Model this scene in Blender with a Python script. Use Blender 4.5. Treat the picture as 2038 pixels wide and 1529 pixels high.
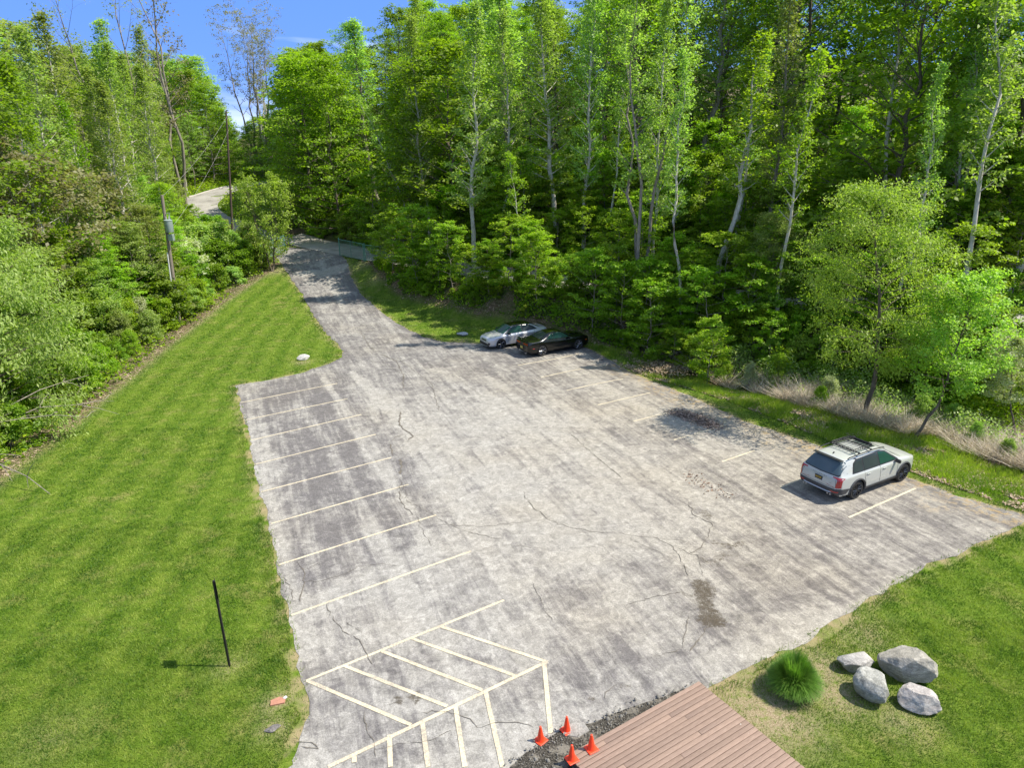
import time; T0 = time.time()
import bpy, bmesh, math, random
import numpy as np
from mathutils import Vector, Matrix
from mathutils.bvhtree import BVHTree
from mathutils.geometry import delaunay_2d_cdt

for o in list(bpy.data.objects): bpy.data.objects.remove(o)
S = bpy.context.scene
C = S.collection
R = math.radians

# ------------------------------------------------------------------ camera
F, PITCH, ROLL, CH = 1377.0, R(18.70), R(-1.39), 13.5      # focal length in photo pixels, tilt down, roll, height (m)
cam_d = bpy.data.cameras.new("camera")
cam = bpy.data.objects.new("camera", cam_d); C.objects.link(cam)
cam_d.sensor_fit = 'HORIZONTAL'; cam_d.sensor_width = 36.0
cam_d.lens = F / 2038.0 * 36.0
cam_d.clip_start = 0.1; cam_d.clip_end = 6000
CRO, SRO = math.cos(ROLL), math.sin(ROLL); CPI, SPI = math.cos(PITCH), math.sin(PITCH)
cx_ = Vector((CRO, SRO*SPI, SRO*CPI)); cy_ = Vector((-SRO, CRO*SPI, CRO*CPI)); cz_ = -Vector((0, CPI, -SPI))
M4 = Matrix((cx_, cy_, cz_)).transposed().to_4x4(); M4.translation = Vector((0, 0, CH))
cam.matrix_world = M4
S.camera = cam
S.render.resolution_x = 1024; S.render.resolution_y = 769
S.render.engine = 'CYCLES'

# ------------------------------------------------------------------ sky, sun, exposure
SUN_EL, SUN_AZ = R(55.0), R(-3.0)          # azimuth counted from +X towards +Y
w = bpy.data.worlds.new("World"); S.world = w; w.use_nodes = True
nt = w.node_tree; nt.nodes.clear()
wo = nt.nodes.new('ShaderNodeOutputWorld'); bg = nt.nodes.new('ShaderNodeBackground')
sky = nt.nodes.new('ShaderNodeTexSky'); sky.sky_type = 'NISHITA'; sky.sun_disc = False
sky.sun_elevation = SUN_EL; sky.sun_rotation = R(90) - SUN_AZ
sky.air_density = 1.0; sky.dust_density = 0.0; sky.ozone_density = 5.0; sky.altitude = 2500
hs = nt.nodes.new('ShaderNodeHueSaturation'); hs.inputs['Saturation'].default_value = 0.72; hs.inputs['Hue'].default_value = 0.495; hs.inputs['Value'].default_value = 1.0
tc = nt.nodes.new('ShaderNodeTexCoord'); mp = nt.nodes.new('ShaderNodeMapping'); mp.inputs['Scale'].default_value = (1.0, 1.0, 4.5)
no = nt.nodes.new('ShaderNodeTexNoise'); no.inputs['Scale'].default_value = 2.6; no.inputs['Detail'].default_value = 9; no.inputs['Distortion'].default_value = 0.6
cr = nt.nodes.new('ShaderNodeValToRGB'); cr.color_ramp.elements[0].position = 0.545; cr.color_ramp.elements[1].position = 0.80
cr.color_ramp.elements[1].color = (0.8, 0.8, 0.8, 1)
mx = nt.nodes.new('ShaderNodeMixRGB'); mx.inputs['Color2'].default_value = (5.5, 5.8, 6.4, 1)
L = nt.links.new
L(tc.outputs['Generated'], mp.inputs['Vector']); L(mp.outputs['Vector'], no.inputs['Vector']); L(no.outputs['Fac'], cr.inputs['Fac'])
sx = nt.nodes.new('ShaderNodeSeparateXYZ'); L(tc.outputs['Generated'], sx.inputs[0])
hr = nt.nodes.new('ShaderNodeValToRGB'); hr.color_ramp.elements[0].position = 0.24; hr.color_ramp.elements[0].color = (.92, .92, .92, 1); hr.color_ramp.elements[1].position = 0.46; hr.color_ramp.elements[1].color = (0, 0, 0, 1)
mh = nt.nodes.new('ShaderNodeMixRGB'); mh.inputs['Color2'].default_value = (0.36, 0.98, 3.0, 1)
L(sx.outputs['Z'], hr.inputs['Fac']); L(hr.outputs['Color'], mh.inputs['Fac'])
L(sky.outputs['Color'], hs.inputs['Color']); L(hs.outputs['Color'], mh.inputs['Color1']); L(mh.outputs['Color'], mx.inputs['Color1']); L(cr.outputs['Color'], mx.inputs['Fac'])
L(mx.outputs['Color'], bg.inputs['Color']); bg.inputs['Strength'].default_value = 0.15
L(bg.outputs['Background'], wo.inputs['Surface'])

sd = bpy.data.lights.new("sun", 'SUN'); sd.energy = 3.5; sd.angle = R(0.5); sd.color = (1.0, 0.94, 0.82)
sun = bpy.data.objects.new("sun", sd); C.objects.link(sun)
sv = Vector((math.cos(SUN_EL)*math.cos(SUN_AZ), math.cos(SUN_EL)*math.sin(SUN_AZ), math.sin(SUN_EL)))
sun.rotation_euler = sv.to_track_quat('Z', 'Y').to_euler()

S.view_settings.view_transform = 'Standard'; S.view_settings.look = 'None'
S.view_settings.exposure = 1.22; S.view_settings.gamma = 1.0
S.cycles.max_bounces = 7; S.cycles.diffuse_bounces = 4; S.cycles.glossy_bounces = 3
S.cycles.transmission_bounces = 4; S.cycles.transparent_max_bounces = 6

# ------------------------------------------------------------------ helpers
def tag(o, label=None, cat=None, group=None, kind=None):
    if label: o['label'] = label
    if cat: o['category'] = cat
    if group: o['group'] = group
    if kind: o['kind'] = kind
    return o

def link(name, me, mat=None, parent=None):
    o = bpy.data.objects.new(name, me); C.objects.link(o)
    if mat is not None and me is not None and len(me.materials) == 0: me.materials.append(mat)
    if parent is not None: o.parent = parent
    return o

def empty(name, loc=(0, 0, 0), rz=0.0):
    o = bpy.data.objects.new(name, None); C.objects.link(o); o.location = loc; o.rotation_euler = (0, 0, rz)
    o.empty_display_size = 0.2
    return o

def mesh_np(name, V, Q, smooth=False, attr=None, uvattr=None):
    """V (n,3), Q (m,k) same-size faces"""
    V = np.asarray(V, np.float32); Q = np.asarray(Q, np.int32)
    me = bpy.data.meshes.new(name)
    me.vertices.add(len(V)); me.vertices.foreach_set('co', V.ravel())
    k = Q.shape[1]
    me.loops.add(Q.size); me.loops.foreach_set('vertex_index', Q.ravel())
    me.polygons.add(len(Q)); me.polygons.foreach_set('loop_start', np.arange(len(Q), dtype=np.int32)*k)
    me.polygons.foreach_set('loop_total', np.full(len(Q), k, np.int32))
    if smooth: me.polygons.foreach_set('use_smooth', np.ones(len(Q), bool))
    me.update(calc_edges=True)
    if attr:
        for nme, arr in attr.items():
            arr = np.asarray(arr, np.float32)
            if arr.ndim == 1:
                a = me.attributes.new(nme, 'FLOAT', 'POINT'); a.data.foreach_set('value', arr)
            else:
                a = me.attributes.new(nme, 'FLOAT_COLOR', 'POINT')
                if arr.shape[1] == 3: arr = np.hstack([arr, np.ones((len(arr), 1), np.float32)])
                a.data.foreach_set('color', arr.ravel())
    return me

class MB:
    """collects shapes into one mesh"""
    def __init__(s): s.v = []; s.f = []; s.n = 0
    def add(s, V, Fc):
        s.v.extend([tuple(p) for p in V]); s.f.extend([tuple(i + s.n for i in q) for q in Fc]); s.n += len(V)
    def box(s, c, d, rz=0, ry=0):
        hx, hy, hz = d[0]/2, d[1]/2, d[2]/2
        m = Matrix.Rotation(rz, 3, 'Z') @ Matrix.Rotation(ry, 3, 'Y')
        P = [Vector(c) + m @ Vector((x*hx, y*hy, z*hz)) for x in (-1, 1) for y in (-1, 1) for z in (-1, 1)]
        s.add(P, [(0, 1, 3, 2), (4, 6, 7, 5), (0, 4, 5, 1), (2, 3, 7, 6), (0, 2, 6, 4), (1, 5, 7, 3)])
    def tube(s, pts, r, n=6, cap=True):
        pts = [Vector(p) for p in pts]; rr = r if hasattr(r, '__len__') else [r]*len(pts)
        V = []; Fc = []
        up = Vector((0.13, 0.07, 1)).normalized()
        for i, p in enumerate(pts):
            t = (pts[min(i+1, len(pts)-1)] - pts[max(i-1, 0)]).normalized()
            a = t.cross(up)
            if a.length < 0.05: a = t.cross(Vector((1, 0, 0)))
            a.normalize(); b = t.cross(a)
            for k in range(n):
                an = 2*math.pi*k/n
                V.append(p + (a*math.cos(an) + b*math.sin(an))*rr[i])
        for i in range(len(pts)-1):
            for k in range(n):
                Fc.append((i*n+k, i*n+(k+1) % n, (i+1)*n+(k+1) % n, (i+1)*n+k))
        if cap: Fc.append(tuple(range(n))[::-1]); Fc.append(tuple((len(pts)-1)*n+k for k in range(n)))
        s.add(V, Fc)
    def lathe(s, prof, n=24, axis='Z', c=(0, 0, 0)):
        V = []; Fc = []
        for (r_, z_) in prof:
            for k in range(n):
                an = 2*math.pi*k/n
                if axis == 'Z': V.append((c[0]+r_*math.cos(an), c[1]+r_*math.sin(an), c[2]+z_))
                else: V.append((c[0]+r_*math.cos(an), c[1]+z_, c[2]+r_*math.sin(an)))
        for i in range(len(prof)-1):
            for k in range(n):
                q = (i*n+k, i*n+(k+1) % n, (i+1)*n+(k+1) % n, (i+1)*n+k)
                Fc.append(q if axis == 'Z' else q[::-1])
        s.add(V, Fc)
    def build(s, name, mat, parent=None, smooth=False, bevel=0):
        me = bpy.data.meshes.new(name); me.from_pydata(s.v, [], s.f); me.update()
        if smooth:
            for p in me.polygons: p.use_smooth = True
            try: me.set_sharp_from_angle(angle=R(38))
            except Exception: pass
        o = link(name, me, mat, parent)
        if bevel:
            b = o.modifiers.new('bevel', 'BEVEL'); b.width = bevel; b.segments = 2; b.limit_method = 'ANGLE'
        return o

# ------------------------------------------------------------------ material helpers
def mat_new(name):
    m = bpy.data.materials.new(name); m.use_nodes = True; n = m.node_tree; n.nodes.clear()
    out = n.nodes.new('ShaderNodeOutputMaterial')
    return m, n, out
def N(n, t, **kw):
    x = n.nodes.new(t)
    for k, v in kw.items():
        if k.startswith('_'): setattr(x, k[1:], v)
        else:
            x.inputs[k.replace('__', ' ')].default_value = v
    return x
def noise(n, vec, scale, detail=5, rough=0.55, dist=0.0):
    x = n.nodes.new('ShaderNodeTexNoise'); x.inputs['Scale'].default_value = scale; x.inputs['Detail'].default_value = detail
    x.inputs['Roughness'].default_value = rough; x.inputs['Distortion'].default_value = dist
    if vec is not None: n.links.new(vec, x.inputs['Vector'])
    return x.outputs['Fac']
def ramp(n, fac, stops):
    x = n.nodes.new('ShaderNodeValToRGB'); e = x.color_ramp.elements
    while len(e) < len(stops): e.new(0.5)
    for i, (p, c) in enumerate(stops):
        e[i].position = p; e[i].color = (c, c, c, 1) if not hasattr(c, '__len__') else (*c[:3], 1)
    n.links.new(fac, x.inputs['Fac']); return x.outputs['Color']
def mix(n, fac, a, b, mode='MIX'):
    x = n.nodes.new('ShaderNodeMixRGB'); x.blend_type = mode
    for s, v in (('Fac', fac), ('Color1', a), ('Color2', b)):
        if hasattr(v, 'is_output'): n.links.new(v, x.inputs[s])
        elif s == 'Fac': x.inputs[s].default_value = v
        else: x.inputs[s].default_value = (*v, 1) if len(v) == 3 else v
    return x.outputs['Color']
def math_(n, op, a, b=0.0, clamp=False):
    x = n.nodes.new('ShaderNodeMath'); x.operation = op; x.use_clamp = clamp
    for i, v in enumerate((a, b)):
        if hasattr(v, 'is_output'): n.links.new(v, x.inputs[i])
        else: x.inputs[i].default_value = v
    return x.outputs[0]
def attr(n, name, kind='Fac'):
    x = n.nodes.new('ShaderNodeAttribute'); x.attribute_name = name; return x.outputs[kind]
def obj_co(n, scale=(1, 1, 1), rz=0.0):
    t = n.nodes.new('ShaderNodeTexCoord'); m = n.nodes.new('ShaderNodeMapping')
    m.vector_type = 'TEXTURE'; m.inputs['Scale'].default_value = tuple(1/v for v in scale); m.inputs['Rotation'].default_value = (0, 0, rz)
    n.links.new(t.outputs['Object'], m.inputs['Vector']); return m.outputs['Vector']
def bump(n, h, strength=0.3, dist=0.02):
    x = n.nodes.new('ShaderNodeBump'); x.inputs['Strength'].default_value = strength; x.inputs['Distance'].default_value = dist
    n.links.new(h, x.inputs['Height']); return x.outputs['Normal']
def principled(n, out, color, rough=0.6, metal=0.0, spec=0.5, normal=None, coat=0.0):
    b = n.nodes.new('ShaderNodeBsdfPrincipled')
    for nm, v in (('Base Color', color), ('Roughness', rough), ('Metallic', metal), ('Specular IOR Level', spec), ('Coat Weight', coat)):
        if hasattr(v, 'is_output'): n.links.new(v, b.inputs[nm])
        else: b.inputs[nm].default_value = (*v, 1) if (nm == 'Base Color') else v
    if normal is not None: n.links.new(normal, b.inputs['Normal'])
    n.links.new(b.outputs['BSDF'], out.inputs['Surface']); return b
def simple(name, color, rough=0.6, metal=0.0, spec=0.5, coat=0.0, var=0.12, scale=6.0):
    m, n, out = mat_new(name)
    co = obj_co(n)
    f = noise(n, co, scale, 6)
    lo = tuple(c*(1-var) for c in color); hi = tuple(min(1, c*(1+var)) for c in color)
    col = mix(n, f, lo, hi)
    rg = math_(n, 'MULTIPLY_ADD', f, 0.12); 
    x = rg.node; x.inputs[2].default_value = rough - 0.06
    principled(n, out, col, rg, metal, spec, None, coat)
    return m
def leaf_mat(name, lo, hi, transl=0.38, rough=0.5, objvar=0.18, tc=(1.8, 2.05, 0.85)):
    m, n, out = mat_new(name)
    t = attr(n, 'tint')
    col = ramp(n, t, [(0.0, lo), (0.55, tuple((a+b)/2 for a, b in zip(lo, hi))), (1.0, hi)])
    oi = n.nodes.new('ShaderNodeObjectInfo')
    h = n.nodes.new('ShaderNodeHueSaturation')
    n.links.new(col, h.inputs['Color'])
    a = math_(n, 'MULTIPLY_ADD', oi.outputs['Random'], 0.028); a.node.inputs[2].default_value = 0.4780
    n.links.new(a, h.inputs['Hue'])
    v = math_(n, 'MULTIPLY_ADD', oi.outputs['Random'], objvar*2); v.node.inputs[2].default_value = 1-objvar
    n.links.new(v, h.inputs['Value'])
    d = n.nodes.new('ShaderNodeBsdfPrincipled'); d.inputs['Roughness'].default_value = rough; d.inputs['Specular IOR Level'].default_value = 0.35
    tr = n.nodes.new('ShaderNodeBsdfTranslucent'); ms = n.nodes.new('ShaderNodeMixShader'); ms.inputs[0].default_value = transl
    tcol = mix(n, 1.0, h.outputs['Color'], tc, 'MULTIPLY')
    n.links.new(h.outputs['Color'], d.inputs['Base Color']); n.links.new(tcol, tr.inputs['Color'])
    n.links.new(d.outputs[0], ms.inputs[1]); n.links.new(tr.outputs[0], ms.inputs[2]); n.links.new(ms.outputs[0], out.inputs['Surface'])
    return m
def bark_mat(name, lo, hi):
    m, n, out = mat_new(name)
    co = obj_co(n, (6, 6, 1.6)); f = noise(n, co, 1.5, 8, 0.7)
    col = ramp(n, f, [(0.3, lo), (0.62, hi)])
    principled(n, out, col, 0.85, 0, 0.2, bump(n, f, 0.6, 0.03)); return m

# ------------------------------------------------------------------ terrain
rng = np.random.default_rng(7)
def sm(a, b, x):
    t = np.clip((np.asarray(x, float)-a)/(b-a), 0, 1); return t*t*(3-2*t)
ROAD2 = np.array([(-56, 175), (-44, 140), (-36, 112), (-29.5, 93), (-14.5, 77), (3.4, 57.5), (14, 50.5), (24.4, 43), (29.5, 37.5), (36, 28), (45, 14), (60, -15)], float)
ROAD2Z = np.array([14, 10, 6.0, 3.1, 2.7, 3.0, 3.0, 3.4, 3.5, 3.6, 3.6, 3.6])
def poly_sd(P, x, y, zs=None):
    """signed distance to an open polyline (positive on its left), arc interpolated value"""
    x = np.asarray(x, float); y = np.asarray(y, float)
    best = np.full(x.shape, 1e18); sg = np.zeros(x.shape); val = np.zeros(x.shape)
    for i in range(len(P)-1):
        ax, ay = P[i]; bx, by = P[i+1]; dx, dy = bx-ax, by-ay; l2 = dx*dx+dy*dy
        t = np.clip(((x-ax)*dx+(y-ay)*dy)/l2, 0, 1)
        ex, ey = x-ax-t*dx, y-ay-t*dy; d2 = ex*ex+ey*ey
        m = d2 < best
        best = np.where(m, d2, best); cr_ = dx*ey-dy*ex
        sg = np.where(m, np.sign(cr_), sg)
        if zs is not None: val = np.where(m, zs[i]*(1-t)+zs[i+1]*t, val)
    return np.sqrt(best)*np.where(sg == 0, 1, sg), val
def vnoise(x, y, seed=0):
    x = np.asarray(x, float); y = np.asarray(y, float)
    xi = np.floor(x).astype(np.int64); yi = np.floor(y).astype(np.int64); fx = x-xi; fy = y-yi
    fx = fx*fx*(3-2*fx); fy = fy*fy*(3-2*fy)
    def h(a, b):
        n_ = (a*374761393 + b*668265263 + seed*1442695041) & 0x7fffffff
        n_ = ((n_ ^ (n_ >> 13))*1274126177) & 0x7fffffff
        return ((n_ ^ (n_ >> 16)) & 0xffff)/65535.0
    return (h(xi, yi)*(1-fx)+h(xi+1, yi)*fx)*(1-fy)+(h(xi, yi+1)*(1-fx)+h(xi+1, yi+1)*fx)*fy
def fbm(x, y, seed=0, o=4):
    s_ = 0; a = 0.5
    for k in range(o): s_ = s_+a*vnoise(np.asarray(x)*2**k, np.asarray(y)*2**k, seed+k*17); a *= 0.5
    return s_/(1-0.5**o)
def terr(x, y):
    x = np.asarray(x, float); y = np.asarray(y, float)
    z = 3.2*sm(54, 92, y) + np.clip(y-92, 0, 90)*0.155
    s, zr = poly_sd(ROAD2, x, y, ROAD2Z)
    near = sm(98, 88, y)
    emb = sm(-6.3, -2.3, s)*near
    z = z*(1-emb) + zr*emb
    crest = 9.5 + 5.5*sm(6, 30, x) + 1.5*np.sin(x*0.11)
    hz = (np.maximum(zr, 0) + crest*1.15*(1-np.exp(-np.clip(s-3.2, 0, 200)*0.62/(crest*0.9))))
    z = np.where(s > 3.2, hz*near + (1-near)*(z + crest*(1-np.exp(-np.clip(s-3.2, 0, 200)*0.5/crest))), z)
    # ditch with reeds between the lot and the embankment
    z = z - 0.55*np.exp(-((s+9.0)/2.2)**2)*sm(47, 40, y)*sm(5, 14, y)
    # ground rising behind the left hedge
    d = np.clip(-28.5-x-np.clip(y-60, 0, 60)*0.02, 0, 200)
    z = z + 7.5*(1-np.exp(-d*0.045))*sm(104, 74, y)
    rough = sm(0.5, 5, s) + sm(0.5, 4, d)
    z = z + (fbm(x*0.35, y*0.35, 3)-0.5)*0.7*np.clip(rough, 0, 1)
    # the upper curved road's shelf
    u, uz = poly_sd(UPR, x, y, UPZ)
    k = sm(7.0, 3.6, np.abs(u)); z = z*(1-k) + uz*k
    return z
UPR = np.array([(-31.5, 90.5), (-36.5, 94.5), (-43.5, 101), (-47.5, 108), (-48.5, 115), (-45.5, 121), (-39, 125), (-28, 128)], float)
UPZ = np.array([3.3, 4.3, 5.5, 6.5, 7.5, 8.6, 9.4, 10.4])
def ray(px, py):
    x = (px-1019)/F; y = (764.5-py)/F; x, y = CRO*x-SRO*y, SRO*x+CRO*y
    return np.array([x, CPI+y*SPI, -SPI+y*CPI])
def gp(px, py):
    """the point of the ground seen at photo pixel (px, py)"""
    d = ray(px, py); t = np.concatenate([np.linspace(4, 60, 700), np.linspace(60, 260, 1600)[1:]])
    X = d[0]*t; Y = d[1]*t; Z = CH+d[2]*t; h = Z-terr(X, Y)
    i = np.argmax(h < 0)
    if h[i] >= 0: i = len(t)-1
    a, b = h[i-1], h[i]; u = a/(a-b) if a != b else 0; tt = t[i-1]+(t[i]-t[i-1])*u
    return np.array([d[0]*tt, d[1]*tt, CH+d[2]*tt])
def gpx(pts): return np.array([gp(*p)[:2] for p in pts])
def at(px, py, depth):
    d = ray(px, py); return np.array([d[0]*depth/d[1], depth, CH+d[2]*depth/d[1]])
def inpoly(P, x, y):
    x = np.asarray(x, float); y = np.asarray(y, float); c = np.zeros(x.shape, bool); n_ = len(P)
    for i in range(n_):
        x1, y1 = P[i]; x2, y2 = P[(i+1) % n_]
        if y1 == y2: continue
        c ^= ((y1 > y) != (y2 > y)) & (x < (x2-x1)*(y-y1)/(y2-y1)+x1)
    return c
def closed_d(P, x, y):
    Q_ = np.vstack([P, P[:1]]); return np.abs(poly_sd(Q_, x, y)[0])
def rough_line(P, step=0.3, amp=0.05, seed=1, closed=True):
    Q_ = np.vstack([P, P[:1]]) if closed else P; out = []
    for i in range(len(Q_)-1):
        a, b = Q_[i], Q_[i+1]; n_ = max(1, int(np.hypot(*(b-a))/step)); nr = np.array([-(b-a)[1], (b-a)[0]])/max(1e-6, np.hypot(*(b-a)))
        for k in range(n_):
            p = a+(b-a)*k/n_; out.append(p+nr*(float(fbm(p[0]*1.3+seed*9, p[1]*1.3, seed))-0.5)*2*amp)
    if not closed: out.append(Q_[-1])
    return np.array(out)

# outlines on the ground
LOT_L = [(563, 530), (580, 557), (600, 582), (620, 622), (640, 652), (668, 682), (683, 698), (681, 712), (655, 724), (600, 743), (540, 756), (470, 768),
         (480, 812), (490, 850), (505, 920), (520, 985), (541, 1060), (555, 1150), (571, 1205), (588, 1290), (602, 1355), (616, 1425), (592, 1470), (588, 1529)]
LOT_R = [(2050, 1036), (2038, 1046), (1960, 1080), (1850, 1125), (1780, 1163), (1700, 1210), (1600, 1278), (1520, 1318), (1420, 1368)]
LOT_T = [(686, 515), (700, 552), (722, 590), (760, 622), (800, 650), (840, 670), (880, 681), (955, 684), (1040, 690), (1165, 692), (1240, 733), (1320, 768), (1400, 800), (1480, 838), (1600, 878), (1700, 915),
         (1820, 955), (1900, 985), (1980, 1008), (2038, 1024), (2050, 1030)]
junc = [(-21.9, 88.0), (-29.5, 90.5), (-32.5, 87.0)]
lot_poly = np.vstack([gpx(LOT_L), [(-7.6, 10.0), (-7.2, 4.0), (3.0, 4.0), (4.0, 13.6)], gpx(LOT_R[::-1]), gpx(LOT_T[::-1]), [(-20.2, 81.2)], [(-29.3, 86.0)]])
HEDGE = [(-260, 1150), (0, 952), (60, 905), (120, 862), (190, 800), (260, 747), (320, 695), (380, 650), (440, 603), (500, 562), (548, 532)]
hedge_line = gpx(HEDGE)
EMB = [(735, 528), (765, 565), (800, 592), (860, 605), (930, 622), (1020, 643), (1080, 655), (1180, 680), (1290, 735), (1330, 755)]
emb_line = gpx(EMB)
mow_line = np.vstack([[(-17.0, -25.0)], [(-20.5, 8.0)], hedge_line])
STRIP = np.array([(9.3, 43.5), (14.0, 36.8), (17.6, 31.0), (20.6, 25.6), (24.0, 20.5), (30, 12.0), (40, -5)])
lawn_poly = np.vstack([[(-26, -12)], [(-25.5, 18)], hedge_line[1:], [(-24.5, 83), (-17.5, 77.5)], emb_line, STRIP, [(40, -12)]])
deck_poly = np.array([gp(1390, 1362)[:2], gp(1127, 1509)[:2]])

# ------------------------------------------------------------------ ground sheet
def axis(a, b, st, lo, hi):
    mid = np.arange(a, b+1e-6, st); L_ = [a]; d = st
    while L_[-1] > lo: d *= 1.22; L_.append(L_[-1]-d)
    R_ = [b]; d = st
    while R_[-1] < hi: d *= 1.22; R_.append(R_[-1]+d)
    return np.concatenate([L_[1:][::-1], mid, R_[1:]])
gxs = axis(-58, 50, 0.42, -1500, 1500); gys = axis(4, 132, 0.42, -400, 1800)
GX, GY = np.meshgrid(gxs, gys); GZ = terr(GX, GY)
far = np.maximum(np.abs(GX), np.abs(GY)) > 300
GZ = np.where(far, np.minimum(GZ, 14), GZ)
nx, ny = len(gxs), len(gys)
idx = np.arange(nx*ny).reshape(ny, nx)
Q = np.stack([idx[:-1, :-1], idx[:-1, 1:], idx[1:, 1:], idx[1:, :-1]], -1).reshape(-1, 4)
X1, Y1 = GX.ravel(), GY.ravel()
dl = closed_d(lawn_poly, X1, Y1); inl = inpoly(lawn_poly, X1, Y1)
nzz = (fbm(X1*0.8, Y1*0.8, 5)-0.5)*1.0
lawn = np.clip(0.5+(np.where(inl, dl, -dl)+nzz*0.5)*1.6, 0, 1)
uu_ = np.abs(poly_sd(UPR, X1, Y1)[0]); lawn = np.maximum(lawn, 0.9*sm(7.5, 5.5, uu_)*(Y1 > 98))
stripe = poly_sd(mow_line[[0, 1]+list(range(3, len(mow_line)))], X1, Y1)[0]
stripe = 0.5+0.5*np.sin(stripe*2*np.pi/1.7+2.5*fbm(X1*.15, Y1*.15, 77))
dlot = closed_d(lot_poly, X1, Y1); inlot = inpoly(lot_poly, X1, Y1)
edge = np.exp(-(np.where(inlot, 0, dlot)/0.28)**2)
strip_d, _ = poly_sd(STRIP, X1, Y1)
bare = np.zeros_like(lawn)
def blob(p, r, a=1.0, el=1.0, th=0.0):
    global bare
    dx, dy = X1-p[0], Y1-p[1]; u = dx*math.cos(th)+dy*math.sin(th); v = -dx*math.sin(th)+dy*math.cos(th)
    bare = np.maximum(bare, a*np.exp(-((u/el)**2+v**2)/(r*r)))
for (px, py, r_, a) in ((457, 1327, .5, .55), (553, 1398, .45, .9), (545, 1450, .4, .8), (1530, 1425, 1.3, 1), (1480, 1400, 1.0, .9), (1625, 1335, 1.0, .9), (1665, 1385, .9, .9), (1790, 1430, .8, .6), (1500, 1350, .8, .8), (1600, 1450, .7, .7),
                       (603, 722, .6, .7), (920, 678, .7, .6), (640, 672, .3, .5), (1330, 745, 1.6, .9), (740, 520, 1.6, .9), (760, 545, 1.2, .8), (545, 540, 1.4, .8), (100, 1470, 1.0, .3), (1700, 1260, 1.2, .5), (1560, 1330, .7, .8)):
    blob(gp(px, py), r_, a)
hd, _ = poly_sd(hedge_line, X1, Y1)
bare = np.maximum(bare, 0.85*np.exp(-((np.abs(hd)-0.05)/0.5)**2))
me = mesh_np('ground', np.stack([X1, Y1, GZ.ravel()], -1), Q, True, {'lawn': lawn, 'edge': edge, 'stripe': stripe, 'bare': np.clip(bare, 0, 1)})

m, n, out = mat_new('ground'); co = obj_co(n)
ROWA = R(-61.0)
f1 = noise(n, co, 0.35, 6); f2 = noise(n, co, 2.2, 8, 0.65); f3 = noise(n, co, 26, 6, 0.7); f4 = noise(n, co, 90, 3, 0.7)
g = ramp(n, f2, [(0.28, (0.054, 0.112, 0.005)), (0.50, (0.096, 0.168, 0.011)), (0.72, (0.17, 0.23, 0.028))])
g = mix(n, ramp(n, f3, [(0.30, 0.0), (0.72, 1.0)]), mix(n, 1.0, g, (0.55, 0.60, 0.5), 'MULTIPLY'), mix(n, 1.0, g, (1.25, 1.2, 1.3), 'MULTIPLY'))
# mowing stripes: bands of bent grass along the hedge
st = math_(n, 'ADD', math_(n, 'MULTIPLY', attr(n, 'stripe'), 0.6), math_(n, 'MULTIPLY', noise(n, obj_co(n, (0.6, 1, 1), R(95)), 1.8, 6, 0.65), 0.4))
g = mix(n, ramp(n, st, [(0.35, 0.0), (0.65, 0.8)]), g, mix(n, 1.0, g, (1.28, 1.16, 1.5), 'MULTIPLY'))
dry = ramp(n, noise(n, co, 0.75, 7, 0.7), [(0.52, 0.0), (0.70, 0.6)])
g = mix(n, dry, g, (0.27, 0.23, 0.085))
soil = ramp(n, f3, [(0.3, (0.14, 0.095, 0.055)), (0.5, (0.30, 0.23, 0.14)), (0.7, (0.48, 0.40, 0.28))])
bf = math_(n, 'MULTIPLY', attr(n, 'bare'), ramp(n, noise(n, co, 5, 6, 0.7), [(0.32, 0.1), (0.52, 1.0)]))
g = mix(n, bf, g, soil)
ef = math_(n, 'MULTIPLY', attr(n, 'edge'), ramp(n, noise(n, co, 1.4, 5), [(0.40, 0.0), (0.56, 0.85)]))
g = mix(n, ef, g, (0.36, 0.27, 0.16))
wood = ramp(n, noise(n, co, 7, 8, 0.75), [(0.30, (0.035, 0.024, 0.014)), (0.48, (0.115, 0.080, 0.048)), (0.60, (0.21, 0.155, 0.10)), (0.75, (0.30, 0.24, 0.17))])
wood = mix(n, ramp(n, noise(n, co, 0.6, 6, 0.65), [(0.42, 0.0), (0.60, 0.8)]), wood, (0.05, 0.095, 0.012))
col = mix(n, attr(n, 'lawn'), wood, g)
hgt = math_(n, 'ADD', f3, math_(n, 'MULTIPLY', f4, 0.5))
principled(n, out, col, 0.9, 0, 0.15, bump(n, hgt, 0.7, 0.05))
GROUND_MAT = m
tag(link('ground', me, m), kind='structure')

# ------------------------------------------------------------------ asphalt sheets
def cdt_sheet(poly, step, lift, edge_step=0.3, amp=0.05, seed=1):
    B = rough_line(poly, edge_step, amp, seed)
    x0, y0 = B.min(0); x1, y1 = B.max(0)
    xs = np.arange(x0, x1, step); ys = np.arange(y0, y1, step)
    gx, gy = np.meshgrid(xs, ys); gx[1::2] += step*0.5
    gx, gy = gx.ravel(), gy.ravel()
    k = inpoly(B, gx, gy); gx, gy = gx[k], gy[k]
    k = closed_d(poly, gx, gy) > amp+step*0.4; gx, gy = gx[k], gy[k]
    pts = [Vector(p) for p in B] + [Vector(p) for p in zip(gx, gy)]
    nb = len(B)
    vs, es, fs, *_ = delaunay_2d_cdt(pts, [(i, (i+1) % nb) for i in range(nb)], [list(range(nb))], 1, 1e-5)
    V = np.array([(v.x, v.y) for v in vs]); T = np.array([f for f in fs if len(f) == 3])
    return V, T, B
V2, T2, LOTB = cdt_sheet(lot_poly, 0.2, 0.02, 0.20, 0.19, 2)
x, y = V2[:, 0], V2[:, 1]
z = terr(x, y)+0.022*sm(48, 60, y)+0.012
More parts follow.
